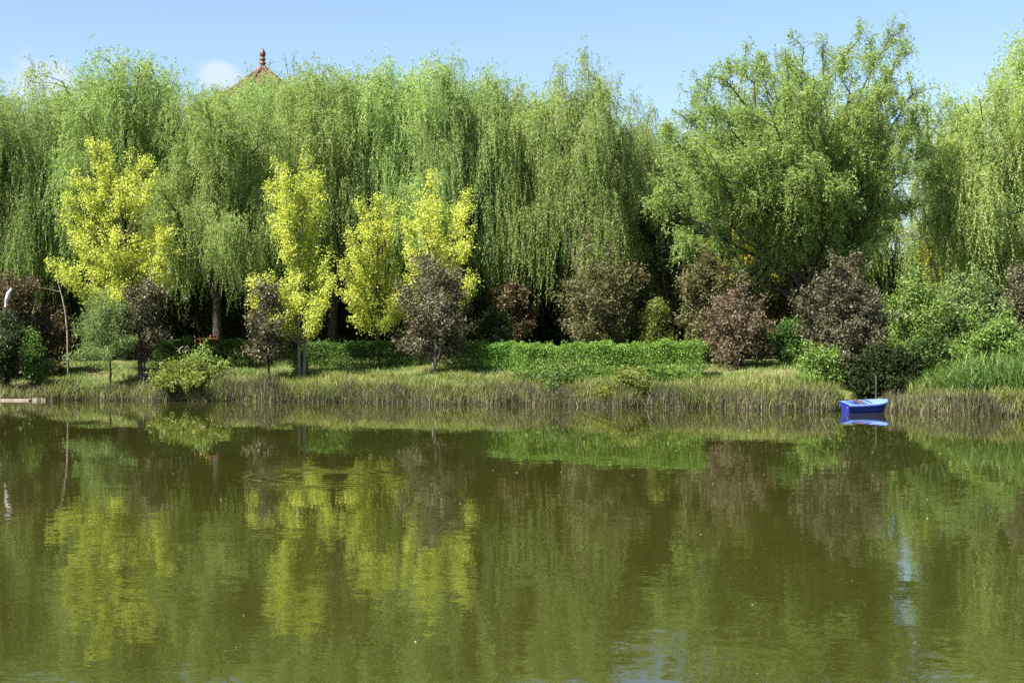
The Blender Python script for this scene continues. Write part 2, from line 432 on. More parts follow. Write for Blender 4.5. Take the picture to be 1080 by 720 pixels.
# ------------------------------------------------------------------ ground and water
def build_ground():
    xs = np.unique(np.concatenate([np.linspace(-600, -60, 25), np.linspace(-60, 60, 241), np.linspace(60, 600, 25)]))
    ys = np.unique(np.concatenate([np.linspace(-400, -10, 14), np.linspace(-10, 48, 59), np.linspace(48, 90, 169), np.linspace(90, 1200, 40)]))
    X, Y = np.meshgrid(xs, ys)
    rng = np.random.default_rng(3)
    Z = ground_z(X, Y)
    Z = Z + np.where((Y > 55), 0.05 * np.sin(X * 1.3 + Y * 0.7) * np.sin(Y * 1.1 - X * 0.4) + rng.normal(0, 0.012, X.shape), 0)
    # the pond closes far to both sides
    side = np.interp(np.abs(X), [0, 120, 150, 600], [-10, -10, 1.6, 2.1])
    Z = np.maximum(Z, np.where(Y > 5, side, -10))
    v = np.stack([X, Y, Z], -1).reshape(-1, 3)
    ny, nx = X.shape
    i, j = np.meshgrid(np.arange(ny - 1), np.arange(nx - 1), indexing='ij')
    q = np.stack([i * nx + j, i * nx + j + 1, (i + 1) * nx + j + 1, (i + 1) * nx + j], -1).reshape(-1)
    me = np_mesh('ground', v, q, np.arange(len(q) // 4) * 4, None, smooth=True)
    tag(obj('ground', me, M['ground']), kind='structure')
build_ground()

wme = bpy.data.meshes.new('water')
wme.from_pydata([(-149, 2, 0), (149, 2, 0), (149, 80, 0), (-149, 80, 0)], [], [(0, 1, 2, 3)])
tag(obj('water', wme, M['water']), kind='structure')

# ------------------------------------------------------------------ tree generators
UP = np.array([0, 0, 1.0])

def limb_set(rng, wood, fork, ends, r0, nsub, sublen, sub_up, sub_t=(0.35, 1.0), lift=0.62, sides=6, starts=None):
    """limbs from a fork to their ends, side branches on each; returns [(origin, tangent, outward)] along the side branches"""
    out = []
    for i, e in enumerate(ends):
        s = fork if starts is None else starts[i]
        c = s + np.array([(e[0] - s[0]) * 0.35, (e[1] - s[1]) * 0.35, (e[2] - s[2]) * lift])
        c = c + rng.normal(0, 0.05, 3) * np.linalg.norm(e - s)
        P = bez(s, c, e, 9)
        P[1:-1] += rng.normal(0, 0.018, (7, 3)) * np.linalg.norm(e - s)
        rr = r0 * rng.uniform(0.75, 1.1)
        wood.tube(P, np.linspace(rr, rr * 0.16, 9), sides)
        for t in np.sort(rng.uniform(*sub_t, nsub)):
            f = t * 8; k = min(int(f), 7)
            p = P[k] + (P[k + 1] - P[k]) * (f - k)
            tan = unit(P[k + 1] - P[k])
            az = rng.uniform(0, 2 * np.pi)
            rad = np.array([np.cos(az), np.sin(az), 0])
            outw = p * np.array([1, 1, 0]); outw = outw / max(np.linalg.norm(outw), 0.4)
            d = unit(tan * 0.5 + rad * 0.75 + outw * 0.35 + UP * sub_up * rng.uniform(0.4, 1.3))
            l = sublen * rng.uniform(0.5, 1.25) * (1.15 - 0.35 * t)
            u = np.linspace(0, 1, 5)[:, None]
            Q = p + d * l * u + np.array([0, 0, -0.32]) * l * u * u
            wood.tube(Q, np.linspace(rr * 0.28 * (1.1 - 0.5 * t), 0.008, 5), 4)
            out.append((Q, d))
        out.append((P[5:], unit(P[-1] - P[-2])))
    return out

def strands(rng, lv, O, hdir, ho, up, Ln, step, ll, lw, splay=0.55, sway=0.10, lean=0.09):
    """hanging shoots set with narrow leaves"""
    n = len(O)
    K = int(np.max(Ln) / step) + 1
    s = (np.arange(K)[None] + rng.random((n, K))) * step
    ok = s < Ln[:, None]
    ph = rng.uniform(0, 6.28, (n, 1))
    a = np.arctan2(hdir[:, 1], hdir[:, 0])[:, None] + np.pi / 2
    h = ho[:, None] * (1 - np.exp(-s / 0.55))
    sw = sway * np.sin(s * 1.7 + ph) * np.minimum(s, 1.5)
    x = O[:, 0:1] + hdir[:, 0:1] * h + np.cos(a) * sw
    y = O[:, 1:2] + hdir[:, 1:2] * h + np.sin(a) * sw
    z = O[:, 2:3] + up[:, None] * (1 - np.exp(-s / 0.3)) - s * (1 - np.exp(-s / 0.55))
    la = rng.normal(0, lean, (n, 2))
    x = x + la[:, 0:1] * s + 0.03 * s; y = y + la[:, 1:2] * s
    C = np.stack([x, y, z], -1)[ok]
    m = len(C)
    fresh = (np.exp(-s / 0.4))[ok][:, None]
    hd = np.repeat(hdir[:, None], K, 1)[ok]
    A = rng.normal(0, splay, (m, 3)) * np.array([1, 1, 0.4]) + np.array([0, 0, -1.0]) * (1 - 1.25 * fresh) + hd * fresh * 0.8
    rn = np.clip(np.repeat(rng.random(n)[:, None] * 0.55, K, 1)[ok] + rng.random(m) * 0.5, 0, 1)
    lv.add(C, A, ll * rng.uniform(0.7, 1.25, m), lw * rng.uniform(0.7, 1.2, m), rng, rn)

def gen_weeping(seed, H, R, nl=12, nsub=15, clumps=6, per=4, Lmin=1.0, Lmax=5.4, step=0.07, ll=0.155, lw=0.04, airy=1.0, fork_h=0.24, bottom=0.22, trunk_r=0.24):
    rng = np.random.default_rng(seed)
    wood, lv = Wood(), Leaves()
    fork = np.array([rng.normal(0, 0.25), rng.normal(0, 0.25), H * fork_h])
    wood.tube(bez(np.array([0, 0, -0.4]), np.array([fork[0] * 0.2 + 0.1, fork[1] * 0.2, fork[2] * 0.5]), fork, 6), np.linspace(trunk_r * 1.25, trunk_r * 0.85, 6), 8)
    ends, starts = [], []
    for k in range(nl):
        a = 2.399 * k + rng.uniform(-0.4, 0.4)
        rr = R * 0.84 * math.sqrt((k + 0.4) / nl) * rng.uniform(0.85, 1.05)
        zt = H * (0.985 - 0.30 * (rr / R) ** 2) * rng.uniform(0.88, 1.0)
        ends.append(np.array([rr * np.cos(a), rr * np.sin(a), zt])); starts.append(fork)
    for k in range(nl // 2):                                # lower, shorter limbs
        a = rng.uniform(0, 6.28); rr = R * rng.uniform(0.5, 0.85)
        ends.append(np.array([rr * np.cos(a), rr * np.sin(a), H * rng.uniform(0.45, 0.62)])); starts.append(fork * np.array([1, 1, rng.uniform(0.85, 1.0)]))
    subs = limb_set(rng, wood, fork, ends, trunk_r * 0.62, nsub, R * 0.46, 0.6, starts=starts)
    O, hd, ho, up, Ln = [], [], [], [], []
    for Q, d in subs:
        for c in range(clumps):
            f = rng.uniform(0.2, 1.0) * (len(Q) - 1); k = min(int(f), len(Q) - 2)
            p = Q[k] + (Q[k + 1] - Q[k]) * (f - k)
            a = np.arctan2(d[1], d[0]) + rng.normal(0, 0.9)
            Lc = rng.uniform(Lmin, Lmax) * airy
            Lc *= np.interp(p[2] / H, [0.35, 0.7, 1.0], [1.1, 0.62, 0.36])
            lim = max(0.5, p[2] - H * bottom * rng.uniform(0.75, 1.5))
            Lc = min(Lc, lim)
            nn = rng.integers(max(2, per - 2), per + 3)
            for q in range(nn):
                aa = a + rng.normal(0, 0.5)
                O.append(p + rng.normal(0, 0.13, 3)); hd.append([np.cos(aa), np.sin(aa), 0])
                ho.append(rng.uniform(0.1, 0.95)); up.append(rng.uniform(-0.1, 0.9)); Ln.append(Lc * rng.uniform(0.5, 1.1))
    for Q, d in subs:                                       # fresh shoots standing up out of the top before they bow over
        if Q[-1][2] < 0.6 * H: continue
        for q in range(9):
            a = rng.uniform(0, 6.28); p = Q[rng.integers(1, len(Q))]
            O.append(p + rng.normal(0, 0.1, 3)); hd.append([np.cos(a), np.sin(a), 0])
            ho.append(rng.uniform(0.2, 1.0)); up.append(rng.uniform(0.7, 1.9)); Ln.append(rng.uniform(0.4, 1.5))
    strands(rng, lv, np.array(O), np.array(hd), np.array(ho), np.array(up), np.array(Ln), step, ll, lw)
    return wood, lv

def tufts(rng, lv, C, sig, n, ll, lw, droop=0.3, zs=1.0):
    m = len(C)
    P = np.repeat(C, n, 0) + rng.normal(0, 1, (m * n, 3)) * np.array([sig, sig, sig * zs])
    A = rng.normal(0, 1, (m * n, 3)) + np.array([0, 0, -droop])
    rn = np.clip(np.repeat(rng.random(m) * 0.7, n) + rng.random(m * n) * 0.38, 0, 1)
    lv.add(P, A, ll * rng.uniform(0.65, 1.25, m * n), lw * rng.uniform(0.7, 1.2, m * n), rng, rn)

def gen_upright(seed, H, R, base_z, nl=12, nsub=12, ends=None, fork=None, sublen=0.35, tw=14, leaf=(0.15, 0.045), trunk_r=0.3, sub_up=1.1, Lr=(0.5, 1.3), step=0.055, sides=6):
    """ascending limbs, fine short shoots all along the side branches"""
    rng = np.random.default_rng(seed)
    wood, lv = Wood(), Leaves()
    fork = np.array([0.1, 0, H * 0.16]) if fork is None else np.asarray(fork, float)
    wood.tube(bez(np.array([0, 0, -0.4]), np.array([fork[0] * 0.4, 0, fork[2] * 0.5]), fork, 6), np.linspace(trunk_r * 1.2, trunk_r * 0.9, 6), 8)
    if ends is None:
        ends = []
        for k in range(nl):
            a = 2.4 * k + rng.uniform(-0.3, 0.3); q = (k + 0.5) / nl
            rr = R * np.sqrt(q) * rng.uniform(0.75, 1.0)
            zt = base_z + (H - base_z) * np.sqrt(max(0.02, 1 - (rr / R) ** 2)) * rng.uniform(0.88, 1.0)
            ends.append(np.array([rr * np.cos(a), rr * np.sin(a), zt]))
    subs = limb_set(rng, wood, fork, ends, trunk_r * 0.55, nsub, R * sublen, sub_up, sub_t=(0.28, 1.0), lift=0.6, sides=sides)
    O, hd, ho, up, Ln = [], [], [], [], []
    for Q, d in subs:
        for c in range(tw):
            f = rng.uniform(0.15, 1.0) * (len(Q) - 1); k = min(int(f), len(Q) - 2)
            p = Q[k] + (Q[k + 1] - Q[k]) * (f - k)
            if p[2] < base_z * 0.8: continue
            a = rng.uniform(0, 6.28)
            O.append(p + rng.normal(0, 0.12, 3)); hd.append([np.cos(a), np.sin(a), 0])
            ho.append(rng.uniform(0.15, 0.6)); up.append(rng.uniform(0.2, 0.9)); Ln.append(rng.uniform(*Lr))
    strands(rng, lv, np.array(O), np.array(hd), np.array(ho), np.array(up), np.array(Ln), step, leaf[0], leaf[1], splay=0.9)
    return wood, lv

def gen_plumes(seed, tips, base_h, trunk, sig=0.16, n=30, leaf=(0.115, 0.07), trunk_r=0.13, gap=0.20, sub=3, stems=1, from_t=0.3):
    """a tree whose limbs are plumes wrapped in leaf tufts; tips in local metres"""
    rng = np.random.default_rng(seed)
    wood, lv = Wood(), Leaves()
    top = max(t[2] for t in tips)
    for s in range(stems):
        off = np.array([0.2 * (s - (stems - 1) / 2) * 2, 0, 0]) if stems > 1 else np.zeros(3)
        T = bez(np.array([0, 0, -0.3]) + off * 0.4, off * 1.2 + np.array([0.05, 0, base_h * 0.6]), trunk, 8)
        wood.tube(T, np.linspace(trunk_r * 1.15, trunk_r * 0.5, 8), 7)
    C = []
    for e in tips:
        e = np.asarray(e, float)
        hs = np.clip(e[2] - np.hypot(e[0] - trunk[0], e[1]) * 1.0 - rng.uniform(0.6, 2.2), base_h * 0.75, max(trunk[2], base_h))
        t = np.clip(hs / trunk[2], 0.2, 1)
        s = np.array([trunk[0] * t, trunk[1] * t, hs])
        c = s + np.array([(e[0] - s[0]) * 0.6, (e[1] - s[1]) * 0.6, (e[2] - s[2]) * 0.4])
        l = np.linalg.norm(e - s)
        P = bez(s, c, e, 8) + 0
        P[1:-1] += rng.normal(0, 0.025, (6, 3)) * l
        wood.tube(P, np.linspace(max(0.02, trunk_r * 0.4), 0.012, 8), 5)
        m = max(3, int(l / gap))
        tt = rng.uniform(from_t, 1.0, m) * 7
        k = np.minimum(tt.astype(int), 6)
        C.append(P[k] + (P[k + 1] - P[k]) * (tt - k)[:, None])
        for q in range(sub):
            f = rng.uniform(0.35, 0.9) * 7; kk = int(f)
            p = P[kk] + (P[kk + 1] - P[kk]) * (f - kk)
            a = rng.uniform(0, 6.28)
            d = unit(np.array([np.cos(a), np.sin(a), rng.uniform(0.3, 1.3)]))
            ll = l * rng.uniform(0.12, 0.3)
            Q = p + d * ll * np.linspace(0, 1, 4)[:, None]
            wood.tube(Q, np.linspace(0.025, 0.008, 4), 4)
            mm = max(2, int(ll / gap))
            C.append(p + d * ll * rng.uniform(0.2, 1.0, (mm, 1)))
    C = np.concatenate(C)
    tufts(rng, lv, C, sig, n, leaf[0], leaf[1], 0.4)
    return wood, lv

def gen_bush(seed, H, R, nst=26, low=0.1, sig=0.2, n=24, leaf=(0.11, 0.06), gap=0.22, stem_r=0.035, base_r=0.12, depth=None, twig=4, clear=0.0, trunk_r=None, top_pow=0.55, flat=1.0):
    """stems fanning from the foot to an uneven domed outline, tufted with leaves"""
    rng = np.random.default_rng(seed)
    wood, lv = Wood(), Leaves()
    depth = R if depth is None else depth
    C = []
    if trunk_r:
        wood.tube(np.array([[0, 0, -0.3], [0.03, 0, clear * 0.5], [0, 0.02, clear + 0.3]]), np.array([1.2, 1.0, 0.9]) * trunk_r, 8)
    nlob = max(6, int(nst / 3.2)); lobes = []
    for i in range(nlob):
        a = 2.399 * i + rng.uniform(-0.4, 0.4); q = (i + 0.5) / nlob
        rr = np.sqrt(q) * rng.uniform(0.5, 1.12) * 0.88
        ztop = low * H + (H - low * H) * max(0.0, 1 - rr ** 2) ** top_pow
        hz = ztop * rng.uniform(0.78, 1.0) if i % 2 == 0 else low * H + (ztop - low * H) * rng.uniform(0.12, 0.75)
        lobes.append((np.array([R * rr * np.cos(a), depth * rr * np.sin(a), hz]), rng.uniform(0.08, 0.27)))
    lobes.append((np.array([rng.normal(0, 0.12) * R, 0, H * 0.9]), 0.14))
    for i in range(nst):
        lc, lr = lobes[i % len(lobes)]
        e = lc + rng.normal(0, 1, 3) * lr * np.array([R, depth, min(R, H * 0.6)])
        if rng.random() < 0.26: e = e * np.array([1.08, 1.08, rng.uniform(1.03, 1.17)])
        e[2] = max(e[2], low * H)
        s = np.array([e[0] * base_r, e[1] * base_r, -0.15 if clear == 0 else clear])
        c = s + np.array([(e[0] - s[0]) * 0.3, (e[1] - s[1]) * 0.3, max(0.2, (e[2] - s[2]) * 0.7)])
        P = bez(s, c, e, 7); l = np.linalg.norm(e - s)
        P[1:-1] += rng.normal(0, 0.02, (5, 3)) * l
        wood.tube(P, np.linspace(stem_r, 0.008, 7), 5)
        m = max(3, int(l / gap)); tt = rng.uniform(0.3, 1.0, m) * 6; k = np.minimum(tt.astype(int), 5)
        C.append(P[k] + (P[k + 1] - P[k]) * (tt - k)[:, None])
        for z in range(twig):
            f = rng.uniform(0.35, 1) * 5.99; kk = int(f); p = P[kk] + (P[kk + 1] - P[kk]) * (f - kk)
            aa = rng.uniform(0, 6.28); d = unit(np.array([np.cos(aa), np.sin(aa), rng.uniform(-0.1, 1.0)]))
            tl = R * rng.uniform(0.15, 0.38)
            Q = p + d * tl * np.linspace(0, 1, 3)[:, None]
            wood.tube(Q, np.linspace(0.014, 0.005, 3), 4)
            C.append(p + d * tl * rng.uniform(0.2, 1.05, (max(2, int(tl / gap)), 1)))
    C = np.concatenate(C)
    C = C[C[:, 2] > low * H * 0.5]
    tufts(rng, lv, C, sig, n, leaf[0], leaf[1], 0.3, flat)
    return wood, lv

def put(name, label, cat, loc, gen, leafmat, barkmat, group=None, rz=0.0, sc=1.0, names=('trunk', 'crown')):
    t = thing(name, label, cat, loc, group, rz, sc)
    w, l = gen
    obj(names[0], w.mesh(names[0]), barkmat, t)
    obj(names[1], l.mesh(names[1]), leafmat, t)
    return t

def foot(px, d):
    x = (px - 540) * d / 1500
    return (x, d, float(ground_z(x, d)))

def height(py, d, px):
    return CAM_H - (py - 360) * d / 1500 - foot(px, d)[2]

# ------------------------------------------------------------------ weeping willows
GW = 'weeping willows along the far bank'
H0 = 17.0
protos = [gen_weeping(11, H0, 4.6), gen_weeping(12, H0, 4.2, nl=10), gen_weeping(13, H0, 4.4, nl=12, Lmax=6.0), gen_weeping(14, H0, 3.8, nl=9, nsub=11, clumps=4, per=5, Lmin=2.0, Lmax=6.5)]
roots = [None] * 4
def willow(px, top, d, wpx, k, rz, label, mat='willow'):
    loc = foot(px, d); h = height(top, d, px)
    rad = [4.6, 4.2, 4.4, 3.8][k]
    s = 1.12 * (wpx * d / 1500) / rad
    sc = (s, s, h / H0)
    if roots[k] is None:
        roots[k] = put('weeping_willow', label, 'tree', loc, protos[k], M['willow'] if k in (0, 2) else M['willow_olive'], M['bark'], GW, rz, sc)
    else:
        copy_thing(roots[k], loc, rz, sc, label, GW)
willow(-52, 56, 80, 84, 0, 0.4, 'green willow cut by the left frame edge, behind the brown brush')
willow(6, 76, 78, 66, 2, 2.9, 'low topped willow at the far left edge, left of the bare topped tree')
willow(132, 36, 80, 84, 2, 3.6, 'tall rounded willow standing right behind the leftmost yellow tree')
willow(228, 78, 77, 74, 1, 0.2, 'shorter willow with long curtains between the leftmost yellow tree and the second one')
willow(308, 60, 83, 60, 0, 2.6, 'willow rising just right of the red pagoda tip')
willow(350, 46, 81, 72, 1, 4.1, 'tall willow above the middle yellow tree, right of the pagoda')
willow(424, 42, 82, 70, 2, 5.2, 'willow with a broad bushy top above the right hand pair of yellow trees')
willow(488, 46, 79, 62, 0, 1.3, 'willow with dark forked limbs just right of the rightmost yellow tree')
willow(550, 66, 81, 60, 1, 2.2, 'olive willow whose curtains hang left of the dark round plum bush')
willow(612, 54, 78, 66, 3, 0.6, 'thin airy willow with bare stems showing, above the dark round plum bush')
willow(672, 100, 84, 50, 3, 2.9, 'lowest of the willows, in the dip beside the big light green tree')
willow(1000, 104, 84, 46, 3, 4.4, 'small willow seen in the gap right of the big light green tree')
willow(1046, 62, 74, 84, 1, 0.9, 'olive willow with a wide curtain above the bright shrubs at right')
willow(1110, 10, 80, 84, 2, 0.3, 'tallest willow at the right frame edge, behind the olive one')
for i, (px, top, d) in enumerate([(-20, 86, 88), (88, 76, 90), (182, 80, 88), (240, 80, 89), (258, 74, 88), (298, 74, 92), (300, 58, 88), (293, 68, 86), (256, 76, 91), (322, 78, 91), (385, 66, 89), (452, 70, 90), (512, 76, 88), (572, 86, 90), (640, 112, 89), (730, 115, 90), (800, 90, 92), (880, 90, 92)]):
    willow(px, top, d, 62, (2, 0, 1)[i % 3], 1.1 * i, 'willow of the second row, mostly hidden behind the front willows')

# the big light green tree with ascending limbs
d = 70.0
loc = foot(852, d)
def loc_of(px, py, dd, l=loc): p = at(px, py, dd); return p - np.array(l)
tips = [(706, 232, 70), (722, 252, 71), (930, 235, 70), (700, 120, 69), (728, 92, 71), (765, 70, 68), (800, 50, 72), (828, 40, 69), (868, 26, 71), (898, 30, 68), (938, 27, 71), (958, 62, 69), (972, 112, 72),
        (694, 175, 70), (750, 150, 65.5), (800, 110, 65), (850, 95, 65), (905, 110, 65), (950, 165, 66), (940, 225, 67), (770, 205, 67), (830, 170, 64.5), (885, 190, 65),
        (780, 58, 70), (848, 36, 70), (918, 30, 72), (690, 200, 71), (975, 150, 71), (975, 200, 71), (975, 100, 70), (945, 48, 70.5), (715, 105, 70.5), (745, 82, 73), (698, 150, 72), (960, 85, 71), (845, 60, 66), (765, 110, 66.5), (720, 140, 66), (925, 70, 66), (815, 75, 74), (890, 130, 74), (790, 150, 74), (840, 205, 66), (800, 215, 73), (900, 235, 73), (725, 200, 73), (790, 90, 75), (850, 70, 75.5), (910, 90, 75), (740, 170, 75), (960, 200, 74.5), (930, 190, 68)]
ends = [loc_of(t[0], t[1] + 14, t[2]) for t in tips]
rng = np.random.default_rng(2121)
for i in range(40):                                         # an even rounded dome between the main tips
    a = 2.399 * i; q = (i + 0.5) / 40
    u, w = np.sqrt(q) * np.cos(a), np.sqrt(q) * np.sin(a)
    ends.append(loc_of(838 + 132 * u, 150 + 94 * w, 70 - 4.6 * np.sqrt(max(0.05, 1 - q)) * (1 if i % 4 else -1) + rng.uniform(-0.4, 0.4)))
put('willow_tree', 'big light green tree with ascending forked limbs and the broadest crown, right of centre', 'tree', loc,
    gen_upright(21, 17.5, 6.2, 4.0, ends=ends, fork=(0.35, 0, 2.6), nsub=11, sublen=0.36, tw=26, trunk_r=0.24, Lr=(0.35, 1.2), step=0.062, leaf=(0.145, 0.045)), M['upright'], M['bark'])

# thin twiggy trees sticking up behind the willows
GS = 'thin twiggy trees behind the willows'
hs = 20.5
sp = None
for px, top, d, rz, sc, lab in [
        (46, 58, 93, 0.0, 1.0, 'bare topped twiggy tree against the left cloud'),
        (265, 58, 96, 1.7, 0.8, 'twiggy tree top just left of the pagoda spire'),
        (306, 46, 94, 3.3, 0.8, 'twiggy tree with two feathery tips right of the pagoda spire'),
        (478, 47, 95, 4.6, 0.8, 'feathery tree top peeping over the willows near the middle'),
        (640, 68, 95, 2.4, 0.8, 'thin twiggy tree behind the airy willow')]:
    l = foot(px, d); h = height(top, d, px)
    if sp is None:
        sp = put('slender_tree', lab, 'tree', l, gen_upright(31, hs, 2.6, 9.0, nl=8, nsub=8, tw=11, sublen=0.4, trunk_r=0.2, leaf=(0.13, 0.05), Lr=(0.3, 0.9), step=0.1, fork=(0, 0, 7)), M['sparse'], M['bark'], GS, rz, (sc, sc, h / hs))
    else:
        copy_thing(sp, l, rz, (sc, sc, h / hs), lab, GS)

# shaded trees of the wood behind
GD = 'shaded trees in the wood behind the willows'
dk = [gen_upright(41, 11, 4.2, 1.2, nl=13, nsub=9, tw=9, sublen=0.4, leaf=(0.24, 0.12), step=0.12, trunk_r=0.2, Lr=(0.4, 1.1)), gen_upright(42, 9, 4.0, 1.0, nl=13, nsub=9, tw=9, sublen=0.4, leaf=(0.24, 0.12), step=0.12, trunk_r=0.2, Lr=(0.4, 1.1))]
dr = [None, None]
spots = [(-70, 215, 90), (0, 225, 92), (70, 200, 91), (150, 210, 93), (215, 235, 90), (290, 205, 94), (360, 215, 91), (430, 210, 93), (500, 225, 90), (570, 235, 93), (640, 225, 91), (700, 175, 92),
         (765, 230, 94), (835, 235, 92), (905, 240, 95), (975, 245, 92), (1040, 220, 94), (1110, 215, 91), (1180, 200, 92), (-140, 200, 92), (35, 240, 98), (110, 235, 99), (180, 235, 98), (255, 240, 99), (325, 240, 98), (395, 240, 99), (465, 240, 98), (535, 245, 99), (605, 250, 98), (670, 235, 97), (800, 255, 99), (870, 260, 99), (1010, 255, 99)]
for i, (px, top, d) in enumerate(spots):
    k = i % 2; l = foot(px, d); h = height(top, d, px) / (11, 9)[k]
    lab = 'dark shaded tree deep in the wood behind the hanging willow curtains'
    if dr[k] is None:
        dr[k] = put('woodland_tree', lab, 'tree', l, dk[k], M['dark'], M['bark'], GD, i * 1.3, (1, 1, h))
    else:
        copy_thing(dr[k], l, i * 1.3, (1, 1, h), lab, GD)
# shaded undergrowth shrubs
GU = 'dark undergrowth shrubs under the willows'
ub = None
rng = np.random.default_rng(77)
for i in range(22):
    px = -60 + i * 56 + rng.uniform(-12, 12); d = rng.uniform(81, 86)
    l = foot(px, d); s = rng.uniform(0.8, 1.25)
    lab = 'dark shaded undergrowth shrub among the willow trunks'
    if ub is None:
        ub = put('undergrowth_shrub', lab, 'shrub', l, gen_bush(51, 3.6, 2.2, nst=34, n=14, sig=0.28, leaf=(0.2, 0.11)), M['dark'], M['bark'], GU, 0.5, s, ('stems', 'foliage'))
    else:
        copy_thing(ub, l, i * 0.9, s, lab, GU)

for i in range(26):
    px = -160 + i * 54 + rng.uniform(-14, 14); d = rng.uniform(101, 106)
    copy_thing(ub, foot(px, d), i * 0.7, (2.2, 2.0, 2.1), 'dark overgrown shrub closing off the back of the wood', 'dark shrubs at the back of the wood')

# special trees in the second row
def uptree(name, label, px, top, d, R, base, seed, mat, leaf=(0.15, 0.09), bark='bark', tw=10, nl=11):
    l = foot(px, d); h = height(top, d, px)
    return put(name, label, 'tree', l, gen_upright(seed, h, R, base, nl=nl, nsub=9, tw=tw, sublen=0.36, leaf=leaf, step=0.085, trunk_r=0.16, Lr=(0.35, 0.9)), M[mat], M[bark])
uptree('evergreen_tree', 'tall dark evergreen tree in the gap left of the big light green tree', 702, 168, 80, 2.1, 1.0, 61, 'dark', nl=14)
uptree('broadleaf_tree', 'mid green leafy tree half hidden behind the airy willow', 606, 205, 83, 3.0, 2.0, 62, 'shrub')
uptree('broadleaf_tree', 'yellow green tree glowing behind the big light green tree', 800, 205, 79, 3.0, 2.0, 63, 'yellowgreen', tw=8)
uptree('broadleaf_tree', 'yellow green tree seen between the big light green tree and the tall plum', 872, 248, 80, 2.2, 1.5, 64, 'yellowgreen', tw=8)
uptree('broadleaf_tree', 'yellow tinged tree behind the olive willow at right', 1000, 200, 82, 3.2, 2.2, 65, 'yellowgreen', tw=6)
uptree('broadleaf_tree', 'rusty brown small tree under the willows, left of the dark round plum bush', 540, 290, 79, 1.5, 0.8, 66, 'brown', tw=8)
uptree('broadleaf_tree', 'amber and olive small tree between the pinkish plum and the tall plum', 822, 288, 73, 1.5, 0.6, 67, 'orange', tw=8)
uptree('broadleaf_tree', 'dim green tree left of the leftmost yellow tree', 62, 262, 80, 2.0, 1.0, 68, 'dark', tw=9)

# ------------------------------------------------------------------ yellow trees
GY = 'bright yellow leaved trees'
def yellow(label, bpx, d, trunk_px, base_py, tips, seed, stems=1, extra=16, k2='bark_mid', **k):
    l = np.array(foot(bpx, d))
    rng = np.random.default_rng(seed)
    T = [at(px, py, d + rng.uniform(-1.5, 1.5)) - l for px, py in tips]
    xs = [t[0] for t in tips]; ys = [t[1] for t in tips]
    for _ in range(extra):                                  # plumes filling the inside and the back
        a = T[rng.integers(len(T))]; f = rng.uniform(0.45, 0.85)
        e = np.array([a[0] * f + rng.normal(0, 0.3), rng.uniform(-1.7, 1.7), a[2] * rng.uniform(0.6, 0.9)])
        T.append(e)
    tr = at(trunk_px[0], trunk_px[1], d) - l
    bh = CAM_H - (base_py - 360) * d / 1500 - l[2]
    T = [t if t[2] > bh * 0.8 else np.array([t[0], t[1], bh * 0.8 + 0.3]) for t in T]
    return put('yellow_tree', label, 'tree', tuple(l), gen_plumes(seed, T, bh, tr, stems=stems, **k), M['yellow'], M[k2], GY)
yellow('leftmost yellow tree, the broadest one, above the green willow sapling', 148, 72.5, (126, 225), 320,
       [(95, 148), (112, 150), (118, 165), (137, 160), (152, 165), (165, 178), (78, 180), (70, 205), (64, 220), (78, 238), (92, 200), (110, 200), (130, 205), (150, 210), (172, 215), (180, 238),
        (48, 272), (58, 285), (75, 280), (95, 285), (110, 290), (130, 292), (150, 298), (180, 260), (186, 285), (170, 300), (88, 255), (105, 260), (140, 262), (160, 250), (120, 240)], 71, extra=20)
yellow('second yellow tree from left, tall and narrow on two pale stems', 318, 70.8, (316, 255), 350,
       [(290, 168), (298, 172), (320, 158), (326, 165), (334, 180), (286, 200), (288, 225), (302, 210), (318, 200), (334, 208), (342, 215), (300, 240), (320, 240), (340, 245), (350, 262), (264, 290), (272, 308),
        (285, 290), (300, 300), (318, 290), (338, 290), (352, 290), (290, 315), (340, 312), (265, 312)], 72, stems=2, extra=14, k2='bark_pale', trunk_r=0.085)
yellow('third yellow tree from left, the shortest and densest, without a visible stem', 398, 75.8, (398, 270), 342,
       [(376, 210), (383, 225), (400, 208), (412, 212), (416, 225), (364, 240), (372, 250), (388, 245), (405, 250), (416, 245), (360, 275), (378, 280), (398, 280), (418, 285), (366, 305), (385, 310), (405, 308),
        (425, 305), (434, 300), (372, 335), (390, 338), (410, 338), (425, 325) ], 73, extra=14)
yellow('rightmost yellow tree with open spiky plumes behind the grey purple plum', 458, 73, (455, 285), 345,
       [(456, 180), (460, 186), (495, 198), (493, 215), (426, 230), (428, 250), (442, 215), (455, 210), (470, 215), (484, 228), (500, 240), (436, 265), (450, 255), (466, 260), (480, 270), (496, 288), (430, 285),
        (445, 290), (460, 300), (476, 300), (488, 300), (430, 320), (440, 330)], 74, extra=8)

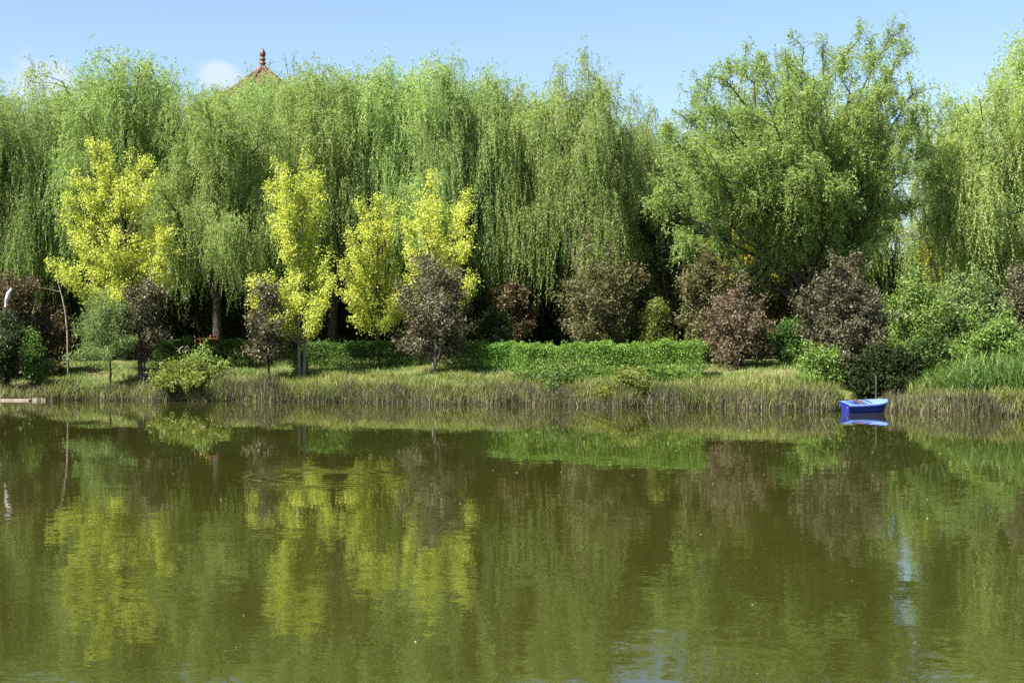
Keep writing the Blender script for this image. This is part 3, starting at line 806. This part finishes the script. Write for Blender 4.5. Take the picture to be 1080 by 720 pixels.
# ------------------------------------------------------------------ plums and shrubs
GP = 'dark leaved plum bushes'
def bush(name, label, px, top, d, wpx, mat, seed, group=None, bark='bark', cat='shrub', nst=44, leaf=(0.14, 0.075), n=15, sig=0.15, clear_py=None, trunk_r=None, sides=None, low=0.08, gap=0.2, twig=5, top_pow=0.55, names=('stems', 'foliage')):
    l = foot(px, d); H = height(top, d, px); R = 1.22 * wpx * d / 1500
    clear = 0.0
    if clear_py: clear = CAM_H - (clear_py - 360) * d / 1500 - l[2]
    lo = max(low, clear / H * 0.95)
    return put(name, label, cat, l, gen_bush(seed, H, R, nst=nst, low=lo, sig=sig, n=n, leaf=leaf, gap=gap, clear=clear, trunk_r=trunk_r, twig=twig, top_pow=top_pow, stem_r=0.03), M[mat], M[bark], group, 0, 1, names)
bush('plum_tree', 'grey purple plum left of the two stemmed yellow tree', 283, 306, 69.9, 29, 'plum', 81, GP, clear_py=383, trunk_r=0.06, cat='tree', names=('trunk', 'crown'))
bush('plum_tree', 'grey purple plum on a pale trunk in front of the rightmost yellow tree', 458, 282, 70, 42, 'plum', 82, GP, bark='bark_pale', clear_py=381, trunk_r=0.08, cat='tree', names=('trunk', 'crown'), nst=56)
bush('plum_tree', 'thin purple plum under the leftmost yellow tree', 152, 292, 71.5, 32, 'plum', 83, GP, clear_py=382, trunk_r=0.05, cat='tree', names=('trunk', 'crown'), nst=30, n=14)
bush('plum_bush', 'dark round plum bush behind the sunlit hedge', 634, 270, 70.5, 46, 'plum_olive', 84, GP, nst=70)
bush('plum_bush', 'small olive plum bush tucked right of the dark round one', 693, 312, 70.5, 18, 'shrub_yellow', 85, GP, nst=26)
bush('plum_bush', 'tall brown and olive plum bush at the right end of the sunlit hedge', 744, 262, 70, 34, 'plum_olive', 86, GP, nst=60)
bush('plum_bush', 'pinkish brown plum bush right of the sunlit hedge', 775, 305, 67.5, 38, 'plum_pink', 87, GP, nst=60)
bush('plum_bush', 'dark purple plum bush directly behind the big tree trunk', 800, 270, 75, 25, 'plum', 88, GP, nst=40)
bush('plum_bush', 'largest plum bush, grey brown, standing behind the blue boat', 895, 268, 63.0, 46, 'plum', 89, GP, nst=80, bark='bark')
bush('plum_bush', 'grey purple plum bush at the right frame edge', 1078, 280, 66, 28, 'plum', 90, GP, nst=40)
bush('brown_bush', 'brown withered bush at the far left below the willows', 18, 286, 72.8, 30, 'brown', 91, nst=46)
bush('brown_bush', 'second brown withered bush, the lower one behind the small green waterside bush', 48, 335, 74, 26, 'brown', 92, nst=36, n=14)
bush('willow_sapling', 'feathery green willow sapling below the leftmost yellow tree', 116, 318, 71, 42, 'shrub_pale', 93, clear_py=378, trunk_r=0.05, leaf=(0.13, 0.035), cat='tree', names=('trunk', 'crown'), nst=56, n=20)
bush('green_bush', 'small round green bush alone on the left lawn', 35, 352, 70.5, 15, 'shrub', 94, nst=30, n=18)
bush('green_bush', 'yellow green bush leaning over the water at left', 196, 384, 69.6, 38, 'shrub_yellow', 95, nst=44, n=20)
bush('green_bush', 'bright green bush behind the yellow green waterside bush', 212, 374, 71.5, 22, 'shrub_bright', 96, nst=34)
bush('green_bush', 'yellow green sprig at the foot of the two stemmed yellow tree', 318, 374, 71.3, 9, 'shrub_yellow', 97, nst=14)
bush('green_bush', 'low light green bush at the foot of the largest plum bush', 868, 368, 62.6, 30, 'shrub_bright', 98, nst=44)
bush('green_bush', 'dark leafy bush at the foot of the amber tree', 832, 340, 69, 20, 'shrub', 99, nst=34)
bush('green_bush', 'tall light green shrub right of the largest plum bush', 968, 298, 66, 40, 'shrub_bright', 100, nst=64)
bush('green_bush', 'broad light green shrub under the olive willow at right', 1022, 300, 65, 42, 'shrub_pale', 101, nst=64)
bush('green_bush', 'low green shrub in front of the tall one, beside the boat shade', 980, 350, 60.5, 26, 'shrub', 102, nst=50)
bush('green_bush', 'low pale green shrub behind the tall green reeds', 1050, 338, 62, 34, 'shrub_bright', 103, nst=50)
bush('green_bush', 'dark bush at the far left edge below the brown one', 5, 326, 70.4, 22, 'dark', 104, nst=36)
bush('green_bush', 'added bush, shade painted into its leaves, overhanging the bank right behind the boat', 930, 368, 60.4, 17, 'deep', 105, nst=50, n=18)  # added bushes from here on stand in for the shade around the boat
bush('green_bush', 'added bush, shade painted into its leaves, over the water just right of the boat', 950, 372, 59.9, 15, 'deep', 110, nst=44, n=18)
bush('green_bush', 'added bush, shade painted into its leaves, behind the stern of the boat', 911, 382, 60.6, 12, 'deep', 111, nst=36)
bush('green_bush', 'mid green bush under the willows above the left end of the sunlit hedge', 520, 330, 76, 30, 'dark', 106, nst=40)
bush('waterside_bush', 'yellow green tuft drooping into the water below the sunlit hedge', 640, 410, 62.9, 13, 'shrub_yellow', 107, nst=20, leaf=(0.1, 0.04))
bush('waterside_bush', 'light green leafy clump in the reeds below the sunlit hedge', 664, 394, 63.4, 26, 'shrub_yellow', 108, nst=36)
bush('waterside_bush', 'green leafy clump in the reeds left of the sunlit hedge foot', 590, 393, 65, 22, 'shrub', 109, nst=30)

# ------------------------------------------------------------------ hedges
GH = 'clipped hedges along the bank'
def hedge(label, x0, x1, top, d0, d1, seed, n, depth=1.2, mat='hedge'):
    rng = np.random.default_rng(seed)
    a = np.array(foot(x0, d0)); b = np.array(foot(x1, d1))
    L = np.linalg.norm(b[:2] - a[:2]); ang = math.atan2(b[1] - a[1], b[0] - a[0])
    h = CAM_H - (top - 360) * (d0 + d1) / 2 / 1500 - (a[2] + b[2]) / 2
    lv = Leaves()
    u = rng.uniform(0, L, n); ph = rng.uniform(0, 6, 4)
    hh = h * (1 + 0.035 * np.sin(u * 1.7 + ph[0]) + 0.035 * np.sin(u * 4.3 + ph[1]) + 0.03 * np.sin(u * 9 + ph[2]))
    dz = (b[2] - a[2]) * u / L
    # most leaves in the outer skin
    side = rng.random(n)
    q = rng.uniform(-1, 1, n); w = rng.uniform(0.05, 1, n)
    skin = 1 - np.abs(rng.normal(0, 0.09, n))
    Y = np.where(side < 0.45, q * depth / 2, np.where(side < 0.85, -depth / 2 * skin, depth / 2 * skin))
    Z = np.where(side < 0.45, hh * skin, hh * w)
    Z = Z * (1 - 0.10 * np.abs(Y / (depth / 2)) ** 3)
    Y = Y + 0.08 * np.sin(u * 3.1 + ph[3]) + 0.06 * np.sin(Z * 5 + u * 2)
    X = u + rng.normal(0, 0.05, n)
    lv.add(np.stack([X, Y, Z + dz], 1), rng.normal(0, 1, (n, 3)) + np.array([0, -0.2, 0.4]), rng.uniform(0.07, 0.13, n), rng.uniform(0.04, 0.07, n), rng)
    k = int(L / 0.35)                                       # loose shoots standing up out of the clipped top
    for _ in range(k * 2):
        x = rng.uniform(0, L); yy = rng.uniform(-depth / 2, depth / 2); z0 = h * 0.9; l = rng.uniform(0.15, 0.38)
        m = 9
        C = np.array([x, yy, z0 + (b[2] - a[2]) * x / L]) + np.linspace(0, 1, m)[:, None] * np.array([rng.normal(0, 0.08), rng.normal(0, 0.08), l])
        lv.add(C, rng.normal(0, 0.7, (m, 3)) + UP * 0.4, np.full(m, 0.1), np.full(m, 0.05), rng)
    o = obj('hedge', lv.mesh('hedge'), M[mat]); o.location = tuple(a); o.rotation_euler = (0, 0, ang)
    tag(o, label, 'hedge', GH)
hedge('sunlit bright green hedge, the long one in front of the dark plums', 546, 744, 362, 67.8, 64.8, 111, 30000, 1.5)
hedge('shaded hedge behind the orange sign at left', 160, 272, 358, 76, 75.5, 112, 14000, mat='shrub')  # darker leaf colour carries the yellow tree's shade on this hedge
hedge('shaded hedge between the two stemmed yellow tree and the pale plum trunk', 322, 442, 361, 74.5, 74, 113, 15000, mat='shrub')  # shade put into the colour here too, by the darker leaf
hedge('partly lit hedge right of the pale plum trunk', 474, 556, 362, 72, 70.5, 114, 11000)

# ------------------------------------------------------------------ grass and reeds on the bank
rng = np.random.default_rng(200)
def scatter(n, x0, x1, s0, s1, pw=1.0):
    x = rng.uniform(x0, x1, n); y = shore(x) + s0 + (s1 - s0) * rng.random(n) ** pw
    return np.stack([x, y, ground_z(x, y) - 0.02], 1)
def patch(P, sc, ph):                                       # smooth 0..1 field for clumping
    x, y = P[:, 0] * sc, P[:, 1] * sc
    return 0.5 + 0.25 * (np.sin(x + ph) * np.cos(y * 1.3 + ph * 2) + np.sin(x * 2.3 + y * 1.7 + ph * 3))
bl = Blades()
P = scatter(42000, -34, 30, -0.05, 1.15)
c = patch(P, 1.6, 1.0)
left = np.clip((-15.5 - P[:, 0]) / 3, 0, 1)
keep = (rng.random(len(P)) < 0.35 + 0.65 * c) & (np.abs(P[:, 0] - 14.5) > 1.05)
P, c, left = P[keep], c[keep], left[keep]
c2 = patch(P, 0.55, 5.5)
h = (0.2 + 0.4 * c + 0.65 * c2 ** 1.5) * rng.uniform(0.5, 1.2, len(P)) * (1 - 0.45 * left)
bl.add(P, h, rng.uniform(0.012, 0.03, len(P)), rng.uniform(0.1, 0.55, len(P)), rng)
P = scatter(420, -30, 28, -0.1, 0.9)                       # broken stalks leaning out of the fringe
bl.add(P, rng.uniform(0.6, 1.35, len(P)), rng.uniform(0.02, 0.034, len(P)), rng.uniform(0.5, 1.3, len(P)), rng, rng.uniform(0.9, 1.0, len(P)))
tag(obj('dry_reeds', bl.mesh('dry_reeds'), M['reed_dry']), 'dry grey tan reeds fringing the waterline of the far bank', 'reeds', kind='stuff')
bl = Blades()
P = scatter(54000, -15.5, 30, 0.2, 4.2)
c = patch(P, 1.1, 4.0)
keep = (rng.random(len(P)) < 0.4 + 0.6 * c) & ((np.abs(P[:, 0] - 15.2) > 1.2) | (P[:, 1] > shore(P[:, 0]) + 3.6))
P, c = P[keep], c[keep]
h = (0.4 + 0.5 * c) * rng.uniform(0.5, 1.15, len(P)) * np.interp(P[:, 1] - shore(P[:, 0]), [0.2, 0.8, 2, 4.2], [0.75, 1.1, 1.0, 0.55])
bl.add(P, h, rng.uniform(0.014, 0.034, len(P)), rng.uniform(0.2, 0.8, len(P)), rng)
P = scatter(9000, -30, 30, 0.0, 1.0)                        # green shoots among the dry fringe
P = P[np.abs(P[:, 0] - 14.6) > 1.0]
bl.add(P, rng.uniform(0.45, 1.0, len(P)) * (0.4 + 0.8 * patch(P, 0.8, 3.0)), rng.uniform(0.014, 0.03, len(P)), rng.uniform(0.2, 0.8, len(P)), rng)
tag(obj('bank_grass', bl.mesh('bank_grass'), M['grass_bank']), 'tall yellow green grass on the bank above the dry reeds', 'grass', kind='stuff')
bl = Blades()
P = scatter(42000, -36, -12.5, 0.4, 8.5)
c = patch(P, 0.9, 2.0)
keep = rng.random(len(P)) < 0.25 + 0.75 * c
P, c = P[keep], c[keep]
bl.add(P, (0.10 + 0.22 * c) * rng.uniform(0.6, 1.2, len(P)), rng.uniform(0.014, 0.03, len(P)), rng.uniform(0.3, 0.9, len(P)), rng)
P = scatter(30000, -13, 30, 4.5, 13)
bl.add(P, rng.uniform(0.08, 0.3, len(P)), rng.uniform(0.014, 0.03, len(P)), rng.uniform(0.3, 0.9, len(P)), rng)
tag(obj('lawn_grass', bl.mesh('lawn_grass'), M['grass_lawn']), 'short green grass on the sloping lawn at left and behind the reeds', 'grass', kind='stuff')
bl = Blades()
P = scatter(4200, 16.6, 30, 1.8, 4.8)
g = np.clip((P[:, 0] - 15.8) / 4.0, 0.2, 1) * rng.uniform(0.7, 1.1, len(P))
bl.add(P, rng.uniform(0.9, 1.6, len(P)) * g, rng.uniform(0.03, 0.06, len(P)), rng.uniform(0.1, 0.45, len(P)), rng)
n = 14000; qi = rng.integers(0, len(P), n)
Q = P[qi] + np.stack([rng.normal(0, .05, n), rng.normal(0, .05, n), rng.uniform(0.2, 0.85, n) * g[qi]], 1)
bl.add(Q, rng.uniform(0.4, 0.75, n), rng.uniform(0.025, 0.05, n), rng.uniform(0.3, 0.9, n), rng)
tag(obj('green_reeds', bl.mesh('green_reeds'), M['reed_green']), 'tall bright green reeds at the right end of the bank', 'reeds', kind='stuff')

# small bits of drift on the water
lv = Leaves()
n = 170
yy = 12 + 42 * rng.random(n) ** 1.4; xx = rng.uniform(-0.42, 0.42, n) * yy
sz = rng.uniform(0.012, 0.035, n) * (0.6 + yy / 40)
lv.add(np.stack([xx, yy, np.full(n, 0.006)], 1), np.stack([rng.normal(0, 1, n), rng.normal(0, 1, n), np.full(n, 0.05)], 1), sz, sz * 0.6, rng)
dm = lv.mesh('floating_litter')
M['drift'] = surf('drift', (0.10, 0.09, 0.045), (0.24, 0.22, 0.14), 3)
tag(obj('floating_litter', dm, M['drift']), 'tiny pale leaf flecks drifting on the pond', 'litter', kind='stuff')

# ------------------------------------------------------------------ helpers for made things
def bm_obj(name, bm, mat, parent=None, smooth=False, bev=0.0):
    me = bpy.data.meshes.new(name)
    bmesh.ops.recalc_face_normals(bm, faces=bm.faces)
    if bev:
        bmesh.ops.bevel(bm, geom=[e for e in bm.edges if e.is_manifold and e.calc_face_angle(0) > 0.5], offset=bev, segments=2, affect='EDGES')
    bm.to_mesh(me); bm.free()
    if smooth:
        for p in me.polygons: p.use_smooth = True
    return obj(name, me, mat, parent)
def box(bm, x0, x1, y0, y1, z0, z1):
    v = [bm.verts.new(p) for p in ((x0, y0, z0), (x1, y0, z0), (x1, y1, z0), (x0, y1, z0), (x0, y0, z1), (x1, y0, z1), (x1, y1, z1), (x0, y1, z1))]
    for f in ((3, 2, 1, 0), (4, 5, 6, 7), (0, 1, 5, 4), (1, 2, 6, 5), (2, 3, 7, 6), (3, 0, 4, 7)):
        bm.faces.new([v[i] for i in f])
def lathe(bm, prof, n=16, cx=0, cy=0):
    rings = [[bm.verts.new((cx + r * math.cos(2 * math.pi * k / n), cy + r * math.sin(2 * math.pi * k / n), z)) for k in range(n)] for r, z in prof]
    for a, b in zip(rings, rings[1:]):
        for k in range(n):
            bm.faces.new((a[k], a[(k + 1) % n], b[(k + 1) % n], b[k]))
    bm.faces.new(rings[0][::-1]); bm.faces.new(rings[-1])

# ------------------------------------------------------------------ the blue boat
M['boat_blue'] = surf('boat_blue', (0.012, 0.026, 0.21), (0.022, 0.043, 0.30), 5, 0.35, 0.5)
M['boat_deck'] = surf('boat_deck', (0.10, 0.18, 0.56), (0.16, 0.26, 0.68), 6, 0.45, 0.5)
M['wood'] = surf('seat_wood', (0.05, 0.033, 0.025), (0.10, 0.066, 0.048), 6, 0.7, 0.3, stretch=(1, 8, 1))
M['post'] = surf('grey_post', (0.035, 0.032, 0.026), (0.08, 0.073, 0.06), 8, 0.9, 0.2, stretch=(1, 1, 0.2))
M['red'] = surf('red_plastic', (0.16, 0.03, 0.03), (0.24, 0.05, 0.05), 6, 0.5, 0.4)
def build_boat():
    p = at(912, 434.5, 57.9)
    t = thing('rowing_boat', 'small blue plastic boat moored at the bank beneath the plum bush', 'boat', (p[0], 57.9, 0.02), None, R_(16), 1.0)
    t.rotation_euler = (R_(8), 0, R_(14))
    L = 0.95
    xs = np.concatenate([np.linspace(-L, 0.35, 10), np.linspace(0.48, L, 9)])
    def half(x):
        u = (x + L) / (2 * L)
        return 0.50 * (0.90 + 0.10 * math.sin(min(1, u * 2.2) * math.pi / 2)) * (1 if x < 0.25 else math.sqrt(max(0.012, 1 - ((x - 0.25) / (L - 0.24)) ** 2.0)))
    def gun(x): return 0.36 + 0.10 * ((x + L) / (2 * L)) ** 2
    # outer hull
    bm = bmesh.new(); rows = []
    for x in xs:
        b = half(x); g = gun(x); f = 1 if x < 0.2 else 1 - 0.5 * ((x - 0.2) / (L - 0.2)) ** 2
        kx = x if x > -L + 0.01 else x + 0.0
        rake = 0.10 if x <= -L + 0.01 else 0.0
        prof = [(-b, g), (-b * 0.97, g - 0.06), (-b * 0.80 * f, 0.05), (-b * 0.68 * f, -0.07), (0, -0.10), (b * 0.68 * f, -0.07), (b * 0.80 * f, 0.05), (b * 0.97, g - 0.06), (b, g)]
        rows.append([bm.verts.new((kx + rake * (1 - max(z, 0) / g) + (0 if x < 0.3 else -0.18 * (x - 0.3) * (1 - max(z, 0) / g)), y, z)) for y, z in prof])
    for a, b in zip(rows, rows[1:]):
        for k in range(8): bm.faces.new((a[k], a[k + 1], b[k + 1], b[k]))
    bm.faces.new(rows[0]); bm.faces.new(rows[-1][::-1])
    bm_obj('hull', bm, M['boat_blue'], t, False)
    # deck: broad rim, covered bow and small stern deck round a sunken well
    bm = bmesh.new()
    def well(x): return max(0.02, half(x) - 0.11)
    W0, W1, ws = -0.78, 0.12, np.linspace(-0.78, 0.12, 9)
    outer = [(x, -half(x)) for x in xs]
    for sgn in (-1, 1):
        prev = None
        for x in np.unique(np.concatenate([xs, ws])):
            if x < W0 or x > W1: continue
            g = gun(x) + 0.012
            cur = (bm.verts.new((x, sgn * (half(x) + 0.025), g - 0.05)), bm.verts.new((x, sgn * (half(x) + 0.02), g)), bm.verts.new((x, sgn * well(x), g + 0.006)), bm.verts.new((x, sgn * (well(x) - 0.02), 0.10)))
            if prev:
                for k in range(3): bm.faces.new((prev[k], prev[k + 1], cur[k + 1], cur[k]))
            prev = cur
    def cover(x0, x1, crown):
        xx = [x for x in np.unique(np.concatenate([xs, [x0, x1]])) if x0 - 1e-6 <= x <= x1 + 1e-6]
        prev = None
        for x in xx:
            b = half(x) + 0.02; g = gun(x) + 0.012
            cur = [bm.verts.new((x, -b - 0.005, g - 0.05))] + [bm.verts.new((x, b * s, g + crown * (1 - s * s))) for s in np.linspace(-1, 1, 7)] + [bm.verts.new((x, b + 0.005, g - 0.05))]
            if prev:
                for k in range(8): bm.faces.new((prev[k], prev[k + 1], cur[k + 1], cur[k]))
            prev = cur
        return prev
    cover(0.12, L, 0.05); cover(-L, -0.78, 0.012)
    for x in (W0, W1):
        b = well(x); g = gun(x)
        bm.faces.new([bm.verts.new(c) for c in ((x, -b, g + 0.02), (x, b, g + 0.02), (x, b, 0.10), (x, -b, 0.10))])
    bm.faces.new([bm.verts.new(c) for c in ((W0, -well(W0), 0.10), (W1, -well(W1), 0.10), (W1, well(W1), 0.10), (W0, well(W0), 0.10))])
    bm_obj('deck', bm, M['boat_deck'], t)
    bm = bmesh.new(); box(bm, -0.36, -0.10, -0.44, 0.44, 0.375, 0.41)
    bm_obj('seat', bm, M['wood'], t, bev=0.008)
    bm = bmesh.new(); box(bm, -0.72, -0.50, -0.38, 0.38, 0.23, 0.26)
    bm_obj('seat', bm, M['boat_blue'], t, bev=0.008)
    bm = bmesh.new(); lathe(bm, [(0.03, 0.44), (0.045, 0.47), (0.03, 0.52), (0.012, 0.53)], 10, 0.78, 0)
    bm_obj('cleat', bm, M['post'], t)
    # fender at the stern corner
    bm = bmesh.new(); lathe(bm, [(0.012, 0.14), (0.032, 0.16), (0.036, 0.21), (0.032, 0.26), (0.012, 0.28)], 10, -L - 0.04, -0.40)
    bm_obj('fender', bm, M['red'], t, True)
    # mooring post and line
    q = at(924, 418, 59.3); z0 = float(ground_z(q[0], 59.3))
    bm = bmesh.new(); zt = CAM_H - (396 - 360) * 59.3 / 1500
    lathe(bm, [(0.04, min(z0, 0) - 0.4), (0.04, 0.6), (0.035, zt - 0.02), (0.025, zt)], 9)
    o = bm_obj('mooring_post', bm, M['post']); o.location = (q[0], 59.3, 0)
    tag(o, 'thin grey wooden post in the dark gap right behind the blue boat', 'post')
build_boat()

# concrete landing slab at the left waterline
M['concrete'] = surf('pale_concrete', (0.20, 0.17, 0.125), (0.33, 0.29, 0.22), 7, 0.85, 0.2, bump=0.2)
p = at(23, 421, 70)
bm = bmesh.new(); box(bm, -0.85, 0.75, -0.35, 0.55, -0.6, 0.07); box(bm, 0.78, 1.5, -0.05, 0.6, -0.6, 0.12)
xx = p[0]; o = bm_obj('concrete_slab', bm, M['concrete'], bev=0.02)
o.location = (xx, float(shore(xx)) - 0.2, 0.0)
o.rotation_euler = (0, 0, R_(-4))
tag(o, 'pale broken concrete slab lying at the waterline, far left', 'slab')

# small orange sign frame on a thin post, left
M['orange_paint'] = surf('orange_paint', (0.20, 0.045, 0.018), (0.30, 0.07, 0.028), 6, 0.6, 0.4)
M['white_paint'] = surf('white_paint', (0.55, 0.56, 0.52), (0.72, 0.72, 0.68), 6, 0.6, 0.4)
l = foot(214, 72.6)
t = thing('park_sign', 'small orange sign frame on a thin pale post above the shaded hedge at left', 'sign', l)
k = 72.6 / 1500; zt = CAM_H - (357 - 360) * k - l[2]
bm = bmesh.new(); lathe(bm, [(0.03, -0.2), (0.03, zt - 0.35)], 8)
bm_obj('post', bm, M['white_paint'], t)
bm = bmesh.new(); box(bm, -8.5 * k, 16 * k, -0.02, 0.02, zt - 0.012, zt + 0.02); box(bm, -8.5 * k, -7.8 * k, -0.018, 0.018, zt - 0.30, zt - 0.02)
bm_obj('frame', bm, M['orange_paint'], t)
for cx in (-4.2 * k, 0.2 * k):
    bm = bmesh.new()                              # two hooked scrolls and one upright pin
    pts = [(cx - 0.07, zt - 0.05), (cx + 0.06, zt - 0.08), (cx + 0.08, zt - 0.18), (cx + 0.0, zt - 0.28), (cx - 0.08, zt - 0.24)]
    for (a, b), (c_, d_) in zip(pts, pts[1:]):
        dx, dz = c_ - a, d_ - b; ln_ = math.hypot(dx, dz); nx, nz = -dz / ln_ * 0.016, dx / ln_ * 0.016
        v = [bm.verts.new((q[0], y, q[1])) for y in (-0.015, 0.015) for q in ((a - nx, b - nz), (a + nx, b + nz), (c_ + nx, d_ + nz), (c_ - nx, d_ - nz))]
        for f in ((0, 1, 2, 3), (7, 6, 5, 4), (0, 4, 5, 1), (1, 5, 6, 2), (2, 6, 7, 3), (3, 7, 4, 0)): bm.faces.new([v[i] for i in f])
    bm_obj('scroll', bm, M['orange_paint'], t)
bm = bmesh.new(); lathe(bm, [(0.03, zt + 0.022), (0.05, zt + 0.08), (0.045, zt + 0.14), (0.015, zt + 0.19)], 8, 8 * k, 0)
bm_obj('ornament', bm, M['orange_paint'], t)

# small yellow plate in the sunlit hedge
M['yellow_paint'] = surf('yellow_paint', (0.62, 0.50, 0.05), (0.75, 0.62, 0.08), 8, 0.5, 0.4)
M['dark_paint'] = surf('dark_paint', (0.12, 0.10, 0.03), (0.2, 0.16, 0.04), 8, 0.6, 0.3)
l = foot(644.5, 65.75); k = 65.75 / 1500
t = thing('notice_plate', 'small yellow framed notice plate sticking up in the sunlit hedge', 'sign', l)
z1 = CAM_H - (366.5 - 360) * k - l[2]; z0 = CAM_H - (377 - 360) * k - l[2]
bm = bmesh.new(); w = 1.8 * k
box(bm, -w, -w + 0.045, -0.02, 0.02, z0, z1); box(bm, w - 0.045, w, -0.02, 0.02, z0, z1); box(bm, -w + 0.045, w - 0.045, -0.02, 0.02, z0, z0 + 0.05); box(bm, -w + 0.045, w - 0.045, -0.02, 0.02, z1 - 0.05, z1)
bm_obj('frame', bm, M['yellow_paint'], t)
bm = bmesh.new(); box(bm, -w + 0.048, w - 0.048, -0.008, 0.008, z0 + 0.053, z1 - 0.053)
bm_obj('panel', bm, M['dark_paint'], t)
bm = bmesh.new(); lathe(bm, [(0.018, -0.2), (0.018, z0 - 0.003)], 8)
bm_obj('post', bm, M['yellow_paint'], t)

# pale leaning stem and white bent stub at the left
wd = Wood()
l = foot(72, 73); q = lambda px, py, dd=73, l=l: at(px, py, dd) - np.array(l)
P = [np.array([0, 0, -0.3])] + [q(*c) for c in ((71, 350), (69, 330), (66, 315), (62, 300), (61, 285))]
wd.tube(np.array(P), [0.05, 0.048, 0.042, 0.036, 0.03, 0.02], 7)
wd.tube(np.array([q(64, 308), q(52, 305, 72.8), q(40, 303, 72.6)]), [0.025, 0.018, 0.008], 5)
tag(obj('bare_stem', wd.mesh('bare_stem'), M['bark_pale']), 'slim pale bent trunk with one side twig, left of the leftmost yellow tree', 'tree').location = l
wd = Wood()
l = foot(6, 71.4); q = lambda px, py, dd=71.4, l=l: at(px, py, dd) - np.array(l)
wd.tube(np.array([[0, 0, -0.2], q(5, 345), q(5.2, 332), q(6, 324)]), [0.04, 0.04, 0.045, 0.06], 8)
t = thing('broken_trunk', 'bent broken trunk with a white bare tip in the brown brush, far left', 'tree', l)
obj('trunk', wd.mesh('trunk'), M['bark'], t)
wd = Wood(); wd.tube(np.array([q(6, 324), q(7, 316), q(9.3, 309), q(12.5, 304)]), [0.06, 0.10, 0.11, 0.05], 8)
obj('bare_tip', wd.mesh('bare_tip'), M['bark_white'], t)

# ------------------------------------------------------------------ the pagoda behind the trees
M['tile_red'] = surf('red_roof_tile', (0.065, 0.028, 0.02), (0.12, 0.055, 0.038), 3, 0.7, 0.3)
M['rib'] = surf('ridge_tile', (0.10, 0.046, 0.034), (0.16, 0.08, 0.06), 3, 0.6, 0.3)
M['finial'] = surf('finial_glaze', (0.05, 0.024, 0.015), (0.12, 0.055, 0.03), 3, 0.5, 0.5)
M['plaster'] = surf('red_plaster', (0.30, 0.07, 0.05), (0.40, 0.11, 0.08), 2, 0.8, 0.2)
def build_pagoda():
    d = 118.0; ap = at(277, 71.5, d); zt = at(277, 51, d)[2]
    gz = 2.1; A = ap[2] - gz; T = zt - gz
    t = thing('pagoda', 'red roofed pagoda with a beaded spire poking above the willows', 'pagoda', (ap[0], d, gz), None, R_(12))
    def roof(ztop, R0, drop, r_in, parent):
        bm = bmesh.new(); rows = []
        for i in range(9):
            u = i / 8; r = r_in + (R0 - r_in) * u; z = ztop - drop * (1 - (1 - u) ** 1.3) 
            rows.append([bm.verts.new((r * math.cos(math.pi / 3 * k), r * math.sin(math.pi / 3 * k), z + 0.25 * u ** 5)) for k in range(6)])
        rows.append([bm.verts.new((R0 * 0.96 * math.cos(math.pi / 3 * k), R0 * 0.96 * math.sin(math.pi / 3 * k), ztop - drop - 0.05)) for k in range(6)])
        rows.append([bm.verts.new((r_in * math.cos(math.pi / 3 * k), r_in * math.sin(math.pi / 3 * k), ztop - drop + 0.1)) for k in range(6)])
        for a, b in zip(rows, rows[1:]):
            for k in range(6): bm.faces.new((a[k], a[(k + 1) % 6], b[(k + 1) % 6], b[k]))
        o = bm_obj('roof', bm, M['tile_red'], parent)
        for k in range(12):
            a = math.pi / 6 * k; f = 1.0 if k % 2 == 0 else math.cos(math.pi / 6)
            wd = Wood(); P = []
            for i in range(9):
                u = i / 8; r = (r_in + (R0 - r_in) * u) * f; P.append((r * math.cos(a), r * math.sin(a), ztop - drop * (1 - (1 - u) ** 1.3) + 0.25 * u ** 5 + 0.05))
            wd.tube(np.array(P), 0.11 if k % 2 == 0 else 0.07, 6)
            obj('ridge', wd.mesh('ridge'), M['rib'], o)
    roof(A, 6.4, 4.0, 0.16, t)
    bm = bmesh.new(); q = T - A
    prof = [(0.30, A - 0.15), (0.26, A + 0.05)]
    for i, (r, f) in enumerate([(0.16, 0.10), (0.27, 0.18), (0.27, 0.26), (0.15, 0.32), (0.25, 0.38), (0.25, 0.47), (0.14, 0.53), (0.24, 0.60), (0.26, 0.70), (0.20, 0.82), (0.09, 0.93), (0.03, 1.0)]):
        prof.append((r, A + q * f))
    lathe(bm, prof, 14)
    bm_obj('finial', bm, M['finial'], t, True)
    bm = bmesh.new(); lathe(bm, [(3.0, A - 7.2), (3.0, A - 3.1)], 6); lathe(bm, [(4.2, 0.9), (4.2, A - 9.2)], 6)
    bm_obj('wall', bm, M['plaster'], t)
    for k in range(6):
        bm = bmesh.new(); a = math.pi / 3 * k
        lathe(bm, [(0.22, 0.9), (0.2, A - 3.5)], 10, 4.5 * math.cos(a), 4.5 * math.sin(a))
        bm_obj('column', bm, M['plaster'], t, True)
    roof(A - 7.0, 7.0, 2.6, 3.05, t)
    bm = bmesh.new(); lathe(bm, [(7.0, -0.5), (7.0, 0.9)], 6)
    bm_obj('plinth', bm, M['concrete'], t)
build_pagoda()
